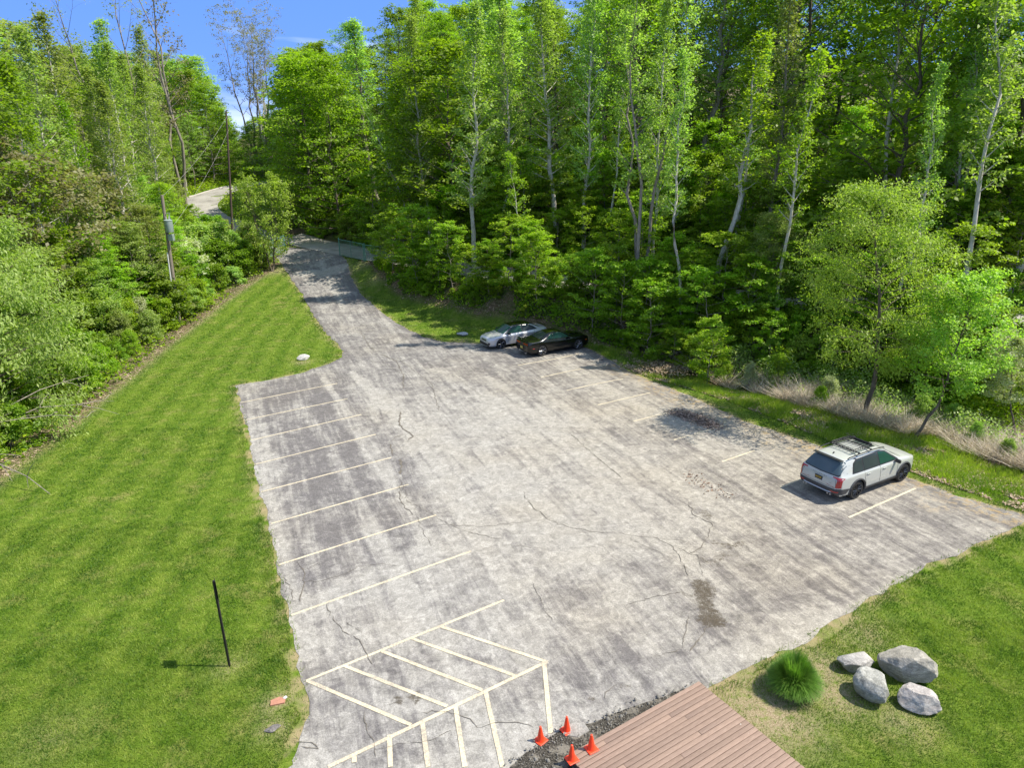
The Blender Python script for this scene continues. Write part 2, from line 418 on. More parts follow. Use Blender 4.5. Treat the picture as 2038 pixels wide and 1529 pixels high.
dark = np.zeros(len(x)); stain = np.zeros(len(x)); pale = np.zeros(len(x)); moss = np.zeros(len(x))
wob = (fbm(x*1.1, y*1.1, 21)-0.5)
def stroke(arr, pts, wd, a, soft=0.5, wb=0.5):
    P = gpx(pts) if len(pts) > 1 else np.vstack([gpx(pts), gpx(pts)+0.01])
    d = np.abs(poly_sd(P, x, y)[0]) + wob*wd*wb*2
    return np.maximum(arr, a*sm(wd*(1+soft), wd*(1-soft), d))
# dark sealed lane of stalls on the left and pale tyre tracks
leftzone = inpoly(gpx([(470, 760), (560, 748), (660, 722), (690, 735), (745, 790), (800, 870), (850, 960), (900, 1050), (640, 1180), (560, 1180)]), x, y)
dz = closed_d(gpx([(470, 760), (560, 748), (660, 722), (690, 735), (745, 790), (800, 870), (850, 960), (900, 1050), (640, 1180), (560, 1180)]), x, y)
dark = np.maximum(dark, np.where(leftzone, sm(0, 3.0, dz)*0.55+0.3, 0))
dark = np.maximum(dark, 0.42*sm(30, 44, y)); dark = np.maximum(dark, 0.38*sm(6, 12, x-0.25*(y-14))*(y > 12))
dark = np.maximum(dark, 0.75*sm(54, 60, y)*(0.4+0.6*sm(1.4, 0.2, closed_d(lot_poly, x, y))))
dark = np.maximum(dark, 0.75*sm(1.0, 0.1, closed_d(lot_poly, x, y))*sm(36, 46, y))
for pts, wd, a in (([(1250, 1310), (1400, 1215), (1560, 1100), (1720, 1030), (1900, 1000)], 1.5, .42), ([(1080, 1200), (1250, 1150), (1330, 1180), (1150, 1250)], 1.0, .3),
                   ([(1700, 1190), (1850, 1100), (1960, 1050)], .9, .45), ([(1150, 1380), (1330, 1290), (1480, 1230), (1620, 1170), (1720, 1120)], .5, .5),
                   ([(640, 1380), (760, 1470)], .9, .45), ([(700, 1350), (900, 1330)], .7, .35), ([(1000, 1370), (1200, 1330)], .6, .35),
                   ([(1200, 860), (1400, 900), (1500, 960)], 1.5, .3)):
    dark = stroke(dark, pts, wd, a, 0.8, 0.7)
for pts, wd, a in (([(1385, 1165), (1400, 1185), (1410, 1215), (1425, 1238)], .42, .95), ([(1360, 1180), (1390, 1200)], .35, .6), ([(1402, 1022), (1412, 1030)], .3, .7), ([(1425, 1083), (1455, 1088), (1475, 1084)], .3, .7),
                   ([(1398, 1112), (1425, 1120), (1440, 1105)], .32, .6), ([(1470, 1110), (1490, 1100)], .3, .5), ([(788, 1393), (795, 1397)], .14, .8), ([(826, 1380), (830, 1395), (825, 1400)], .12, .8),
                   ([(1172, 1388), (1180, 1395)], .12, .8), ([(1235, 1366), (1247, 1370)], .14, .7), ([(1395, 1190), (1330, 1290), (1290, 1340)], .18, .45), ([(905, 1445), (912, 1450)], .08, .7), ([(945, 1450), (955, 1455)], .09, .7)):
    stain = stroke(stain, pts, wd, a, 0.6, 0.9)
for pts, wd, a in (([(700, 742), (745, 790), (820, 865), (900, 960), (950, 1030)], .22, .9), ([(905, 745), (960, 790), (1010, 830), (1100, 900)], .22, .55), ([(840, 730), (1000, 800)], .35, .35),
                   ([(590, 800), (640, 870), (690, 950), (760, 1100), (830, 1250)], .30, .5), ([(800, 880), (900, 1000), (1000, 1130), (1090, 1260)], .2, .4), ([(700, 830), (780, 960), (870, 1110)], .25, .45),
                   ([(960, 930), (1100, 1060), (1300, 1250)], .9, .35), ([(640, 520), (700, 640)], .25, .5), ([(730, 560), (800, 690)], .2, .4), ([(1830, 1160), (1500, 1310)], .35, .6),
                   ([(610, 545), (680, 535)], .9, .9)):
    pale = stroke(pale, pts, wd, a, 0.6, 0.3)
lr = np.random.default_rng(77)
for i in range(26):
    a_ = np.array([lr.uniform(-15, 6), lr.uniform(24, 46)]); ln_ = lr.uniform(5, 20); th_ = R(-66+lr.normal(0, 5)); b_ = a_+ln_*np.array([math.cos(th_), math.sin(th_)])
    d_ = np.abs(poly_sd(np.array([a_, (a_+b_)/2+lr.normal(0, .15, 2), b_]), x, y)[0])+wob*.12
    pale = np.maximum(pale, lr.uniform(.35, .8)*sm(.30, .06, d_))
rt = -poly_sd(gpx([(1165, 692), (1240, 733), (1320, 768), (1400, 800), (1480, 838), (1600, 878), (1700, 915), (1820, 955), (1900, 985), (2038, 1024)]), x, y)[0]
moss = 1.05*sm(2.4, 0.0, np.abs(rt)+wob*2.5)*(y > 22)*(y < 44)
me = mesh_np('parking_lot', np.stack([x, y, z], -1), T2, True, {'dark': dark, 'stain': stain, 'pale': pale, 'moss': moss, 'warm': sm(-4, 8, x+wob*6)*sm(12, 18, y)})
m, n, out = mat_new('asphalt')
co = obj_co(n)
def warp(vec, amt):
    t_ = n.nodes.new('ShaderNodeTexNoise'); t_.inputs['Scale'].default_value = 0.45; t_.inputs['Detail'].default_value = 5; n.links.new(co, t_.inputs['Vector'])
    a_ = n.nodes.new('ShaderNodeVectorMath'); a_.operation = 'SCALE'; a_.inputs['Scale'].default_value = amt; n.links.new(t_.outputs['Color'], a_.inputs[0])
    b_ = n.nodes.new('ShaderNodeVectorMath'); b_.operation = 'ADD'; n.links.new(vec, b_.inputs[0]); n.links.new(a_.outputs[0], b_.inputs[1]); return b_.outputs[0]
along = warp(obj_co(n, (0.075, 1.0, 1), R(-69)), 0.35); along2 = warp(obj_co(n, (1.0, 0.42, 1), R(-80)), 2.2)
fA = noise(n, along, 3.3, 11, 0.74, 0.15); fB = noise(n, co, 0.8, 11, 0.72, 0.8); fC = noise(n, co, 3.2, 8, 0.68, 1.0); fD = noise(n, co, 70, 3, 0.75); fE = noise(n, along2, 2.0, 10, 0.72, 0.8); fG = noise(n, co, 190, 2, 0.8)
light = ramp(n, fC, [(0.25, (0.18, 0.170, 0.153)), (0.5, (0.292, 0.277, 0.250)), (0.75, (0.43, 0.41, 0.373))])
darkc = ramp(n, fC, [(0.25, (0.085, 0.079, 0.077)), (0.55, (0.145, 0.135, 0.131)), (0.8, (0.25, 0.234, 0.219))])
wear = math_(n, 'ADD', math_(n, 'MULTIPLY', fA, 0.46), math_(n, 'ADD', math_(n, 'MULTIPLY', fB, 0.30), math_(n, 'MULTIPLY', fE, 0.24)))
thr = math_(n, 'SUBTRACT', wear, math_(n, 'MULTIPLY', attr(n, 'dark'), 0.135))
thr = math_(n, 'ADD', thr, math_(n, 'MULTIPLY', attr(n, 'pale'), 0.15))
wf = ramp(n, thr, [(0.395, 0.0), (0.455, 0.5), (0.52, 1.0)])
col = mix(n, wf, darkc, light)
sf = ramp(n, math_(n, 'MULTIPLY', attr(n, 'stain'), math_(n, 'ADD', math_(n, 'MULTIPLY', noise(n, co, 6.5, 10, 0.85), 2.4), -0.55)), [(0.34, 0.0), (0.52, 0.8), (0.85, 1.0)])
col = mix(n, sf, col, ramp(n, fD, [(0.3, (0.022, 0.018, 0.013)), (0.7, (0.115, 0.095, 0.068))]))
ms = math_(n, 'MULTIPLY', attr(n, 'moss'), ramp(n, fC, [(0.47, 0.0), (0.62, 0.75)]))
col = mix(n, ms, col, (0.29, 0.205, 0.085))
tan = math_(n, 'ADD', ramp(n, noise(n, co, 0.16, 3), [(0.45, 0.0), (0.65, 0.30)]), math_(n, 'MULTIPLY', attr(n, 'warm'), 0.42), True)
col = mix(n, tan, col, mix(n, 1.0, col, (1.00, 0.93, 0.80), 'MULTIPLY'))
fH = noise(n, co, 22, 4, 0.8)
spk = math_(n, 'ADD', math_(n, 'MULTIPLY', fD, 0.35), math_(n, 'ADD', math_(n, 'MULTIPLY', fG, 0.2), math_(n, 'MULTIPLY', fH, 0.45)))
col = mix(n, 1.0, col, ramp(n, spk, [(0.33, 0.42), (0.5, 1.0), (0.66, 1.65)]), 'MULTIPLY')
principled(n, out, col, 0.92, 0, 0.2, bump(n, math_(n, 'ADD', fD, math_(n, 'MULTIPLY', fC, 2.0)), 0.45, 0.02))
ASPHALT = m
tag(link('parking_lot', me, m), kind='structure')

def strip_sheet(name, P, width, lift, mat, step=1.0, nc=8):
    P = np.array(P, float)
    # smooth the path
    t = np.concatenate([[0], np.cumsum(np.hypot(*np.diff(P, axis=0).T))]); tt = np.arange(0, t[-1], step)
    px_, py_ = np.interp(tt, t, P[:, 0]), np.interp(tt, t, P[:, 1])
    for _ in range(12):
        px_[1:-1] = (px_[:-2]+px_[2:]+2*px_[1:-1])/4; py_[1:-1] = (py_[:-2]+py_[2:]+2*py_[1:-1])/4
    dx, dy = np.gradient(px_), np.gradient(py_); l_ = np.hypot(dx, dy); nxv, nyv = -dy/l_, dx/l_
    u = np.linspace(-1, 1, nc+1); w_ = width/2
    X = px_[:, None]+nxv[:, None]*u*w_; Y = py_[:, None]+nyv[:, None]*u*w_
    Z = terr(X, Y); Z = np.maximum(Z, 0.5*Z+0.5*Z[:, nc//2][:, None])+lift
    idx = np.arange(X.size).reshape(X.shape)
    q = np.stack([idx[:-1, :-1], idx[:-1, 1:], idx[1:, 1:], idx[1:, :-1]], -1).reshape(-1, 4)
    me = mesh_np(name, np.stack([X, Y, Z], -1).reshape(-1, 3), q, True)
    return link(name, me, mat), np.stack([px_, py_], -1), np.stack([nxv, nyv], -1)
m, n, out = mat_new('old_road'); co = obj_co(n)
f = noise(n, co, 0.5, 8, 0.65); f5 = noise(n, co, 30, 4, 0.7)
col = mix(n, 1.0, ramp(n, f, [(0.3, (0.20, 0.187, 0.165)), (0.6, (0.34, 0.32, 0.285))]), ramp(n, f5, [(0.3, 0.75), (0.7, 1.2)]), 'MULTIPLY')
principled(n, out, col, 0.92, 0, 0.2, bump(n, f5, 0.4, 0.02)); OLDROAD = m
o, rp, rn = strip_sheet('forest_road', ROAD2[3:], 5.2, 0.05, OLDROAD); tag(o, kind='structure')
o, up, un = strip_sheet('upper_road', UPR, 6.2, 0.07, OLDROAD); tag(o, kind='structure')
# pale kerb along the outside of the upper bend
mb = MB(); 
for i in range(3, len(up)-1):
    a = up[i]+un[i]*3.15; b = up[i+1]+un[i+1]*3.15
    za = float(terr(*a))+0.1; zb = float(terr(*b))+0.1
    mb.tube([(a[0], a[1], za), (b[0], b[1], zb)], 0.13, 6)
CONC = simple('concrete', (0.40, 0.37, 0.32), 0.9)
tag(mb.build('kerb', CONC), kind='structure')

# ------------------------------------------------------------------ painted lines
PAINTL = [((479.2,802.2),(671.5,763.7)),((486,837.3),(692,794.2)),((499.8,877.2),(719.5,825.8)),((505.3,925.8),(748.4,865.3)),((519.9,980.1),(778.6,911.5)),((539.6,1043.3),(812.9,965.3)),((556,1125),(867.9,1026.3)),((580,1226),(938.3,1098.2)),((609.4,1357),(1003,1196)),
 ((1030.5,727.9),(1161,702.5)),((1076.9,752),(1209,726)),((1128,777.6),(1240,754.8)),((1190,806.7),(1294,782.4)),((1261,839.3),(1328,822)),((1341.4,876.6),(1447,846)),((1437.6,919.8),(1502,897.4)),((1553.4,971.6),(1640,935)),((1689.6,1031),(1822,973))]
HATCH = [((612,1357),(818,1445)),((685,1327),(890,1408)),((760,1298),(960,1376)),((818,1272),(1025,1347)),((878,1249),(1090,1320)),
 ((653,1529),(1089,1319)),((1083,1322),(1096,1462)),((966,1378),(1000,1529)),((906,1405),(925,1529)),((840,1436),(852,1529)),((775,1465),(777,1529)),((705,1504),(705,1520))]
mb_v = []; mb_f = []
PZ = [0.0]
def paint(a, b, w_):
    a = gp(*a)[:2]; b = gp(*b)[:2]; d = b-a; l_ = np.hypot(*d); d = d/l_; nr = np.array([-d[1], d[0]]); k = max(2, int(l_/0.25)); base = len(mb_v)
    for i in range(k+1):
        p = a+d*l_*i/k
        for sgn in (-1, 1):
            q = p+nr*sgn*w_/2*(1+0.16*(float(vnoise(p[0]*7, p[1]*7+sgn*3, 4))-.5)); mb_v.append((q[0], q[1], float(terr(*q))+0.018+PZ[0]))
    for i in range(k): mb_f.append((base+2*i, base+2*i+1, base+2*i+3, base+2*i+2))
for a, b in PAINTL: paint(a, b, 0.088)
for i, (a, b) in enumerate(HATCH):
    PZ[0] = 0.0055 if i < 5 else (0.0070 if i == 5 else 0.0085)
    paint(a, b, 0.105 if i < 6 else 0.115)
me = bpy.data.meshes.new('painted_lines'); me.from_pydata(mb_v, [], mb_f); me.update()
m, n, out = mat_new('faded_paint'); co = obj_co(n); f = noise(n, co, 22, 6, 0.75); f2 = noise(n, co, 1.1, 4)
wornn = math_(n, 'ADD', f, math_(n, 'MULTIPLY', f2, 0.5))
col = ramp(n, wornn, [(0.64, (0.32, 0.285, 0.23)), (0.73, (0.50, 0.43, 0.30)), (0.90, (0.62, 0.54, 0.39))])
principled(n, out, col, 0.8, 0, 0.3); PAINT = m
tag(link('painted_lines', me, m), kind='structure')

# ------------------------------------------------------------------ cracks in the asphalt
CR = [([(590, 1120), (604, 1135), (607, 1160), (601, 1180), (598, 1200)], .05), ([(607, 1160), (640, 1158), (680, 1145), (720, 1128), (765, 1124), (790, 1128)], .025),
 ([(650, 1205), (668, 1240), (690, 1262), (715, 1275), (728, 1300), (742, 1325)], .03), ([(690, 1240), (720, 1265)], .02),
 ([(840, 1420), (890, 1418), (925, 1430), (950, 1450), (985, 1441), (1030, 1440), (1062, 1450)], .03), ([(725, 1420), (730, 1455), (745, 1480), (748, 1510)], .03), ([(745, 1495), (800, 1482), (860, 1475), (900, 1455)], .02),
 ([(590, 1478), (620, 1480), (634, 1492), (600, 1488)], .045), ([(797, 820), (795, 845), (802, 855), (815, 862), (823, 870), (812, 878)], .12), ([(776, 885), (780, 895), (783, 908)], .10), ([(776, 880), (790, 870), (805, 866)], .05),
 ([(797, 915), (800, 930), (797, 945)], .16), ([(798, 960), (796, 990), (805, 1010), (822, 1026)], .07), ([(800, 960), (812, 1000), (846, 1015), (880, 1038), (930, 1060), (1000, 1075)], .025),
 ([(760, 706), (790, 720), (802, 745), (803, 775)], .09), ([(790, 712), (820, 735), (860, 765), (873, 817)], .045), ([(860, 765), (830, 768)], .04), ([(800, 745), (760, 720)], .04),
 ([(640, 606), (700, 601), (745, 592)], .09), ([(665, 665), (720, 660), (790, 652), (830, 648)], .12), ([(718, 662), (735, 690), (750, 700)], .07),
 ([(1040, 980), (1060, 1010), (1090, 1035), (1130, 1050), (1205, 1062)], .03), ([(1205, 1060), (1290, 1070), (1370, 1080)], .02), ([(1370, 1000), (1378, 1025), (1400, 1036), (1418, 1045), (1410, 1070), (1388, 1095), (1370, 1105)], .04),
 ([(1300, 1070), (1340, 1090), (1355, 1115), (1375, 1150)], .03), ([(1345, 1090), (1390, 1110), (1400, 1150)], .03), ([(1250, 1070), (1300, 1095), (1330, 1110), (1380, 1140)], .02), ([(1130, 860), (1180, 905), (1240, 955)], .04),
 ([(870, 1045), (960, 1050), (1040, 1040), (1100, 1035)], .02), ([(1360, 1180), (1300, 1190), (1230, 1215)], .025), ([(1410, 1240), (1385, 1280), (1372, 1300)], .05), ([(1370, 1225), (1360, 1290), (1300, 1310)], .03),
 ([(1060, 1160), (1075, 1190), (1100, 1240)], .02), ([(940, 1098), (1010, 1085), (1060, 1092)], .015), ([(1145, 860), (1060, 858), (980, 870)], .02), ([(800, 1395), (770, 1405)], .015),
 ([(560, 1150), (575, 1165), (585, 1200)], .03), ([(604, 1135), (640, 1120)], .02), ([(1203, 1393), (1205, 1380), (1228, 1365)], .04), ([(900, 745), (960, 790)], .03), ([(1480, 1085), (1500, 1100)], .02), ([(830, 1026), (835, 1050), (860, 1090)], .02)]
cv = []; cf = []
crng = random.Random(3)
def crack(pts, wd, z_off=0.0275):
    P = gpx(pts); Q_ = [P[0]]
    for a, b in zip(P[:-1], P[1:]):
        l_ = np.hypot(*(b-a)); k = max(1, int(l_/0.13))
        for i in range(1, k+1): Q_.append(a+(b-a)*i/k+np.array([crng.gauss(0, 1), crng.gauss(0, 1)])*(0.035 if i < k else 0.0))
    base = len(cv)
    for i, p in enumerate(Q_):
        a = Q_[max(0, i-1)]; b = Q_[min(len(Q_)-1, i+1)]; d = (b-a)/max(1e-6, np.hypot(*(b-a))); nr = np.array([-d[1], d[0]])
        ww = wd*0.5*crng.uniform(0.25, 1.3)*(0.3 if i in (0, len(Q_)-1) else 1)
        for sg in (-1, 1):
            q = p+nr*sg*ww; cv.append((q[0], q[1], float(terr(*q))+z_off+(0.012 if p[1] > 55 else 0)+0.001*(len(cv)%7)*0))
    for i in range(len(Q_)-1): cf.append((base+2*i, base+2*i+1, base+2*i+3, base+2*i+2))
for pts, wd in CR: crack(pts, wd*0.7)
me = bpy.data.meshes.new('asphalt_cracks'); me.from_pydata(cv, [], cf); me.update()
tag(link('asphalt_cracks', me, simple('crack_dirt', (0.13, 0.113, 0.09), 0.95, var=0.7, scale=9)), kind='structure')

# broken dark asphalt along the deck
rub = gpx([(1393, 1364), (1335, 1385), (1255, 1415), (1185, 1440), (1125, 1452), (1085, 1478), (1045, 1500), (1015, 1529)])
rub = np.vstack([rub, [(0.2, 9.5), (1.6, 9.0), (1.2, 12.3)], gpx([(1134, 1512), (1260, 1444), (1388, 1370)])])
V3, T3, RB = cdt_sheet(rub, 0.12, 0, 0.12, 0.10, 9)
zz = 0.03+0.03*fbm(V3[:, 0]*5, V3[:, 1]*5, 8)*sm(0, .15, closed_d(RB, V3[:, 0], V3[:, 1]))
me = mesh_np('crumbled_asphalt', np.column_stack([V3, zz]), T3, False)
m, n, out = mat_new('crumbled_asphalt'); co = obj_co(n); f = noise(n, co, 28, 5, 0.8); f2 = noise(n, co, 2.5, 5)
col = mix(n, ramp(n, f2, [(0.50, 0.0), (0.62, 0.6)]), ramp(n, f, [(0.38, (0.012, 0.011, 0.010)), (0.53, (0.06, 0.053, 0.042)), (0.70, (0.30, 0.28, 0.24))]), (0.30, 0.27, 0.22))
principled(n, out, col, 0.95, 0, 0.2, bump(n, f, 1.0, 0.04))
tag(link('crumbled_asphalt', me, m), kind='structure')
# loose chips of asphalt
V = []; Q = []
ch = np.array([[-1, -1, -1], [1, -1, -1], [1, 1, -1], [-1, 1, -1], [-.7, -.7, 1], [.7, -.7, 1], [.7, .7, 1], [-.7, .7, 1]], float)
cq = np.array([[4, 5, 6, 7], [0, 1, 5, 4], [1, 2, 6, 5], [2, 3, 7, 6], [3, 0, 4, 7]])
cnt = 0
while cnt < 800:
    p = np.array([rng.uniform(-1.5, 5.2), rng.uniform(9.5, 15)])
    if not inpoly(RB, p[0], p[1]) and closed_d(RB, p[0], p[1]) > 0.05+abs(rng.normal(0, .08)): continue
    s_c = rng.uniform(0.006, 0.024)*(2.0 if rng.random() < .06 else 1); a = rng.uniform(0, 6.3); rm = np.array([[math.cos(a), -math.sin(a), 0], [math.sin(a), math.cos(a), 0], [0, 0, 1]])
    v = (ch*(s_c*np.array([1, rng.uniform(.6, 1), .6])))@rm.T + [p[0], p[1], 0.065]
    Q.append(cq+len(V)*8); V.append(v); cnt += 1
me = mesh_np('loose_gravel', np.concatenate(V), np.concatenate(Q))
tag(link('loose_gravel', me, simple('gravel', (0.16, 0.15, 0.13), 0.95, var=0.8, scale=3)), 'dark crumbs of broken asphalt beside the deck', 'gravel', kind='stuff')

# ------------------------------------------------------------------ lawn grass, rough grass, litter (uncountable ground cover)
def blades(name, X, Y, h, wd, lean, mat, tint, label, cat, z0=0.0, droop=False):
    n_ = len(X); Z = terr(X, Y)+z0
    a = rng.uniform(0, 2*np.pi, n_); b = rng.uniform(0, 2*np.pi, n_)
    ca, sa = np.cos(a), np.sin(a); ln = lean*rng.uniform(0.2, 1.2, n_)*h
    base1 = np.stack([X-ca*wd, Y-sa*wd, Z], -1); base2 = np.stack([X+ca*wd, Y+sa*wd, Z], -1)
    tip = np.stack([X+np.cos(b)*ln, Y+np.sin(b)*ln, Z+h], -1)
    V = np.stack([base1, base2, tip], 1).reshape(-1, 3); T = np.arange(n_*3).reshape(-1, 3)
    me = mesh_np(name, V, T, False, {'tint': np.repeat(tint, 3)})
    return tag(link(name, me, mat), label, cat, kind='stuff')
def leaf_quads(cx, cy, cz, size, nrm_bias, seed=None, aspect=0.62):
    n_ = len(cx); nv = rng.normal(0, 1, (n_, 3)); nv[:, 2] = np.abs(nv[:, 2])+nrm_bias
    nv /= np.linalg.norm(nv, axis=1)[:, None]
    rv = rng.normal(0, 1, (n_, 3)); u = np.cross(nv, rv); u /= np.linalg.norm(u, axis=1)[:, None]; v = np.cross(nv, u)
    c = np.stack([cx, cy, cz], -1); s_ = np.asarray(size)[:, None] if hasattr(size, '__len__') else size
    V = np.stack([c-u*s_, c-v*s_*aspect+nv*s_*0.12, c+u*s_, c+v*s_*aspect+nv*s_*0.12], 1).reshape(-1, 3)
    return V, np.arange(n_*4).reshape(-1, 4)
bigrock = [(1800, 1325, 0.85), (1700, 1325, .5), (1730, 1370, .6), (1825, 1395, .55)]
def scatter(poly, dens, keep=None):
    x0, y0 = poly.min(0); x1, y1 = poly.max(0); n_ = int((x1-x0)*(y1-y0)*dens)
    X = rng.uniform(x0, x1, n_); Y = rng.uniform(y0, y1, n_); k = inpoly(poly, X, Y)
    return X[k], Y[k]
deckA = gp(1390, 1368)[:2]; deckB = gp(1130, 1515)[:2]; dd = (deckB-deckA)/np.hypot(*(deckB-deckA)); dn = np.array([-dd[1], dd[0]])
DECK = np.array([deckA, deckB, deckB+dn*9.0, deckA+dn*9.0])
if (DECK[2]-DECK[0])[1] > 0: dn = -dn; DECK = np.array([deckA, deckB, deckB+dn*9.0, deckA+dn*9.0])
def off_road(X, Y, mrg=0.0):
    return ~(inpoly(lot_poly, X, Y) & (closed_d(lot_poly, X, Y) > mrg+0.06*(vnoise(X*4, Y*4, 9)-.3))) & ~inpoly(DECK, X, Y) & ~inpoly(RB, X, Y)
LAWN_M = leaf_mat('lawn_blades', (0.044, 0.113, 0.005), (0.285, 0.352, 0.058), 0.30, 0.6, 0.0)
view = lambda X, Y: (np.abs(X) < (Y*0.80+3.5)) & (Y > 9)
bare_at = None
def bare_mask(X, Y):
    b = np.zeros(len(X))
    for (px, py, r_, a) in ((553, 1398, .5, .95), (545, 1450, .4, .8), (457, 1327, .4, .5), (1530, 1425, 1.3, 1), (1480, 1400, 1.0, .95), (1625, 1335, 1.0, .9), (1665, 1385, .9, .9), (1790, 1430, .8, .6), (1500, 1350, .8, .75), (1600, 1450, .7, .7), (1700, 1260, 1.0, .5), (1330, 745, 1.6, .9), (740, 520, 1.6, .9), (760, 545, 1.2, .8), (545, 540, 1.4, .7), (603, 722, .5, .6), (920, 678, .6, .6)):
        p = gp(px, py); b = np.maximum(b, a*np.exp(-((X-p[0])**2+(Y-p[1])**2)/(r_*r_)))
    return rng.random(len(X)) > b
LX = []; LY = []
for (ya, yb, dens) in ((9, 17, 1300), (17, 24, 700), (24, 34, 330), (34, 48, 150), (48, 90, 90)):
    P = np.array([(-30, ya), (34, ya), (34, yb), (-30, yb)], float)
    X, Y = scatter(P, dens); k = view(X, Y); X, Y = X[k], Y[k]
    k = inpoly(lawn_poly, X, Y) & off_road(X, Y, 0.07) & ~((closed_d(lot_poly, X, Y) < 0.06+0.30*np.clip(vnoise(X*1.3, Y*1.3, 19)*2.2-.9, 0, 1)) & (rng.random(len(X)) < .9)) & bare_mask(X, Y); LX.append(X[k]); LY.append(Y[k])
LX = np.concatenate(LX); LY = np.concatenate(LY)
lst = poly_sd(mow_line[[0, 1]+list(range(3, len(mow_line)))], LX, LY)[0]; lst = np.sin(lst*2*np.pi/1.7+2.5*fbm(LX*.15, LY*.15, 77))*sm(-2, 3, LY-14)
tn = np.clip(0.40+0.85*(fbm(LX*1.3, LY*1.3, 31)-.5)+1.1*(fbm(LX*4.5, LY*4.5, 33)-.5)+0.24*lst+rng.normal(0, .16, len(LX)), 0, 1)
dlt = closed_d(lot_poly, LX, LY)
hh = rng.uniform(0.035, 0.075, len(LX))*(0.8+0.6*fbm(LX*2.2, LY*2.2, 12))*(1+0.9*np.exp(-((dlt-0.1)/0.35)**2))
blades('lawn_grass', LX, LY, hh, np.interp(LY, [10, 30, 60], [.007, .016, .03]), 0.9, LAWN_M, tn, 'short mown green grass blades covering both lawns', 'grass')
print('lawn blades', len(LX), time.time()-T0)
# taller rough grass along the right edge and round the deck
rgh = np.array([(4.2, 49.5), (8.5, 46), (13, 39.5), (17.5, 35), (22, 28), (27, 20), (33, 8), (26, 8), (19.8, 22.5), (16.5, 27.5), (12.8, 34.5), (8.0, 42.5)])
X, Y = scatter(rgh, 700); k = off_road(X, Y, -0.0) & (fbm(X*.8, Y*.8, 41)+0.25*(rng.random(len(X))-.5)+0.09*sm(0, 2.2, closed_d(lot_poly, X, Y)) > 0.52); X, Y = X[k], Y[k]
ROUGH_M = leaf_mat('rough_grass_blades', (0.07, 0.17, 0.006), (0.36, 0.45, 0.06), 0.35, 0.5, 0.0)
blades('rough_grass', X, Y, rng.uniform(.10, .38, len(X))*(0.4+fbm(X*.7, Y*.7, 44)), 0.013, 0.8, ROUGH_M, np.clip(fbm(X, Y, 42)+rng.normal(0, .2, len(X)), 0, 1), 'long rough green grass between the lot edge and the reeds', 'grass')
X, Y = scatter(rgh, 420); k = off_road(X, Y, 0.05) & (fbm(X*1.1, Y*1.1, 47) > 0.47); X, Y = X[k], Y[k]
V_, Q_s = leaf_quads(X, Y, terr(X, Y)+rng.uniform(.01, .07, len(X)), rng.uniform(.03, .08, len(X)), 1.2)
me = mesh_np('dry_clippings', V_, Q_s, False, {'tint': np.repeat(rng.random(len(X)), 4)}); tag(link('dry_clippings', me, leaf_mat('clippings', (.22, .16, .09), (.60, .50, .34), .1, .8, 0)), 'straw and dead leaves strewn along the right edge of the lot', 'leaf litter', kind='stuff')
# dry reeds
reed = np.array([(9.5, 46.5), (12.5, 45.5), (16.0, 40.0), (20, 36), (26, 30), (31.5, 20), (33, 14), (27, 17), (23.3, 24), (20.0, 29.3), (16.2, 34.3), (13.6, 38.6)])
X, Y = scatter(reed, 560); k = (fbm(X*.7, Y*.7, 51)+.07*sm(14, 24, X) > 0.52); X, Y = X[k], Y[k]
REED_M = leaf_mat('dry_reed_blades', (0.32, 0.26, 0.18), (0.80, 0.73, 0.58), 0.3, 0.6, 0.0, (1.1, 1.1, 1.0))
blades('dry_reeds', X, Y, rng.uniform(.25, 1.35, len(X))*(0.3+fbm(X*.5, Y*.5, 52)), 0.021, 1.9, REED_M, np.clip(fbm(X*2, Y*2, 42)+rng.normal(0, .25, len(X)), 0, 1), 'tangled straw coloured dead reeds along the wet ditch', 'reeds')

# green forbs on the wood's floor near the edges and brown litter
def cover(name, poly, dens, size, hmax, mat, label, cat, thr, seed, bias=0.6, extra=None):
    X, Y = scatter(poly, dens); f = fbm(X*.55, Y*.55, seed); k = (f > thr) & off_road(X, Y, 0)
    u = np.abs(poly_sd(ROAD2[3:], X, Y)[0]) > 2.7; u2 = np.abs(poly_sd(UPR, X, Y)[0]) > 3.4; k &= u & u2
    if extra is not None: k &= extra(X, Y)
    X, Y, f = X[k], Y[k], f[k]
    Z = terr(X, Y)+rng.uniform(0.01, 1, len(X))**1.5*hmax*np.clip((f-thr)*5, 0.1, 1)
    V, Q = leaf_quads(X, Y, Z, rng.uniform(.6, 1.3, len(X))*size, bias)
    me = mesh_np(name, V, Q, False, {'tint': np.repeat(np.clip(rng.normal(.5, .25, len(X))+(f-.5), 0, 1), 4)})
    print(name, len(X)); return tag(link(name, me, mat), label, cat, kind='stuff')
FORB_M = leaf_mat('forb_leaves', (0.07, 0.16, 0.006), (0.27, 0.41, 0.02), 0.45, 0.45, 0.0)
LITTER_M = leaf_mat('litter_leaves', (0.13, 0.09, 0.05), (0.46, 0.36, 0.25), 0.1, 0.8, 0.0, (1, 1, 1))
emb_strip = np.vstack([gpx([(690, 512), (740, 530), (765, 567), (800, 594), (860, 608), (930, 625), (1020, 646), (1090, 660), (1180, 685), (1290, 740)]), [(12, 45), (17, 40), (22, 35), (28, 28), (33, 18), (40, 25), (30, 42), (18, 55), (4, 62), (-10, 82), (-20, 92)]])
cover('leaf_litter', emb_strip, 45, 0.08, 0.08, LITTER_M, 'brown dead leaves strewn over the embankment under the trees', 'leaf litter', 0.30, 61, 1.2)
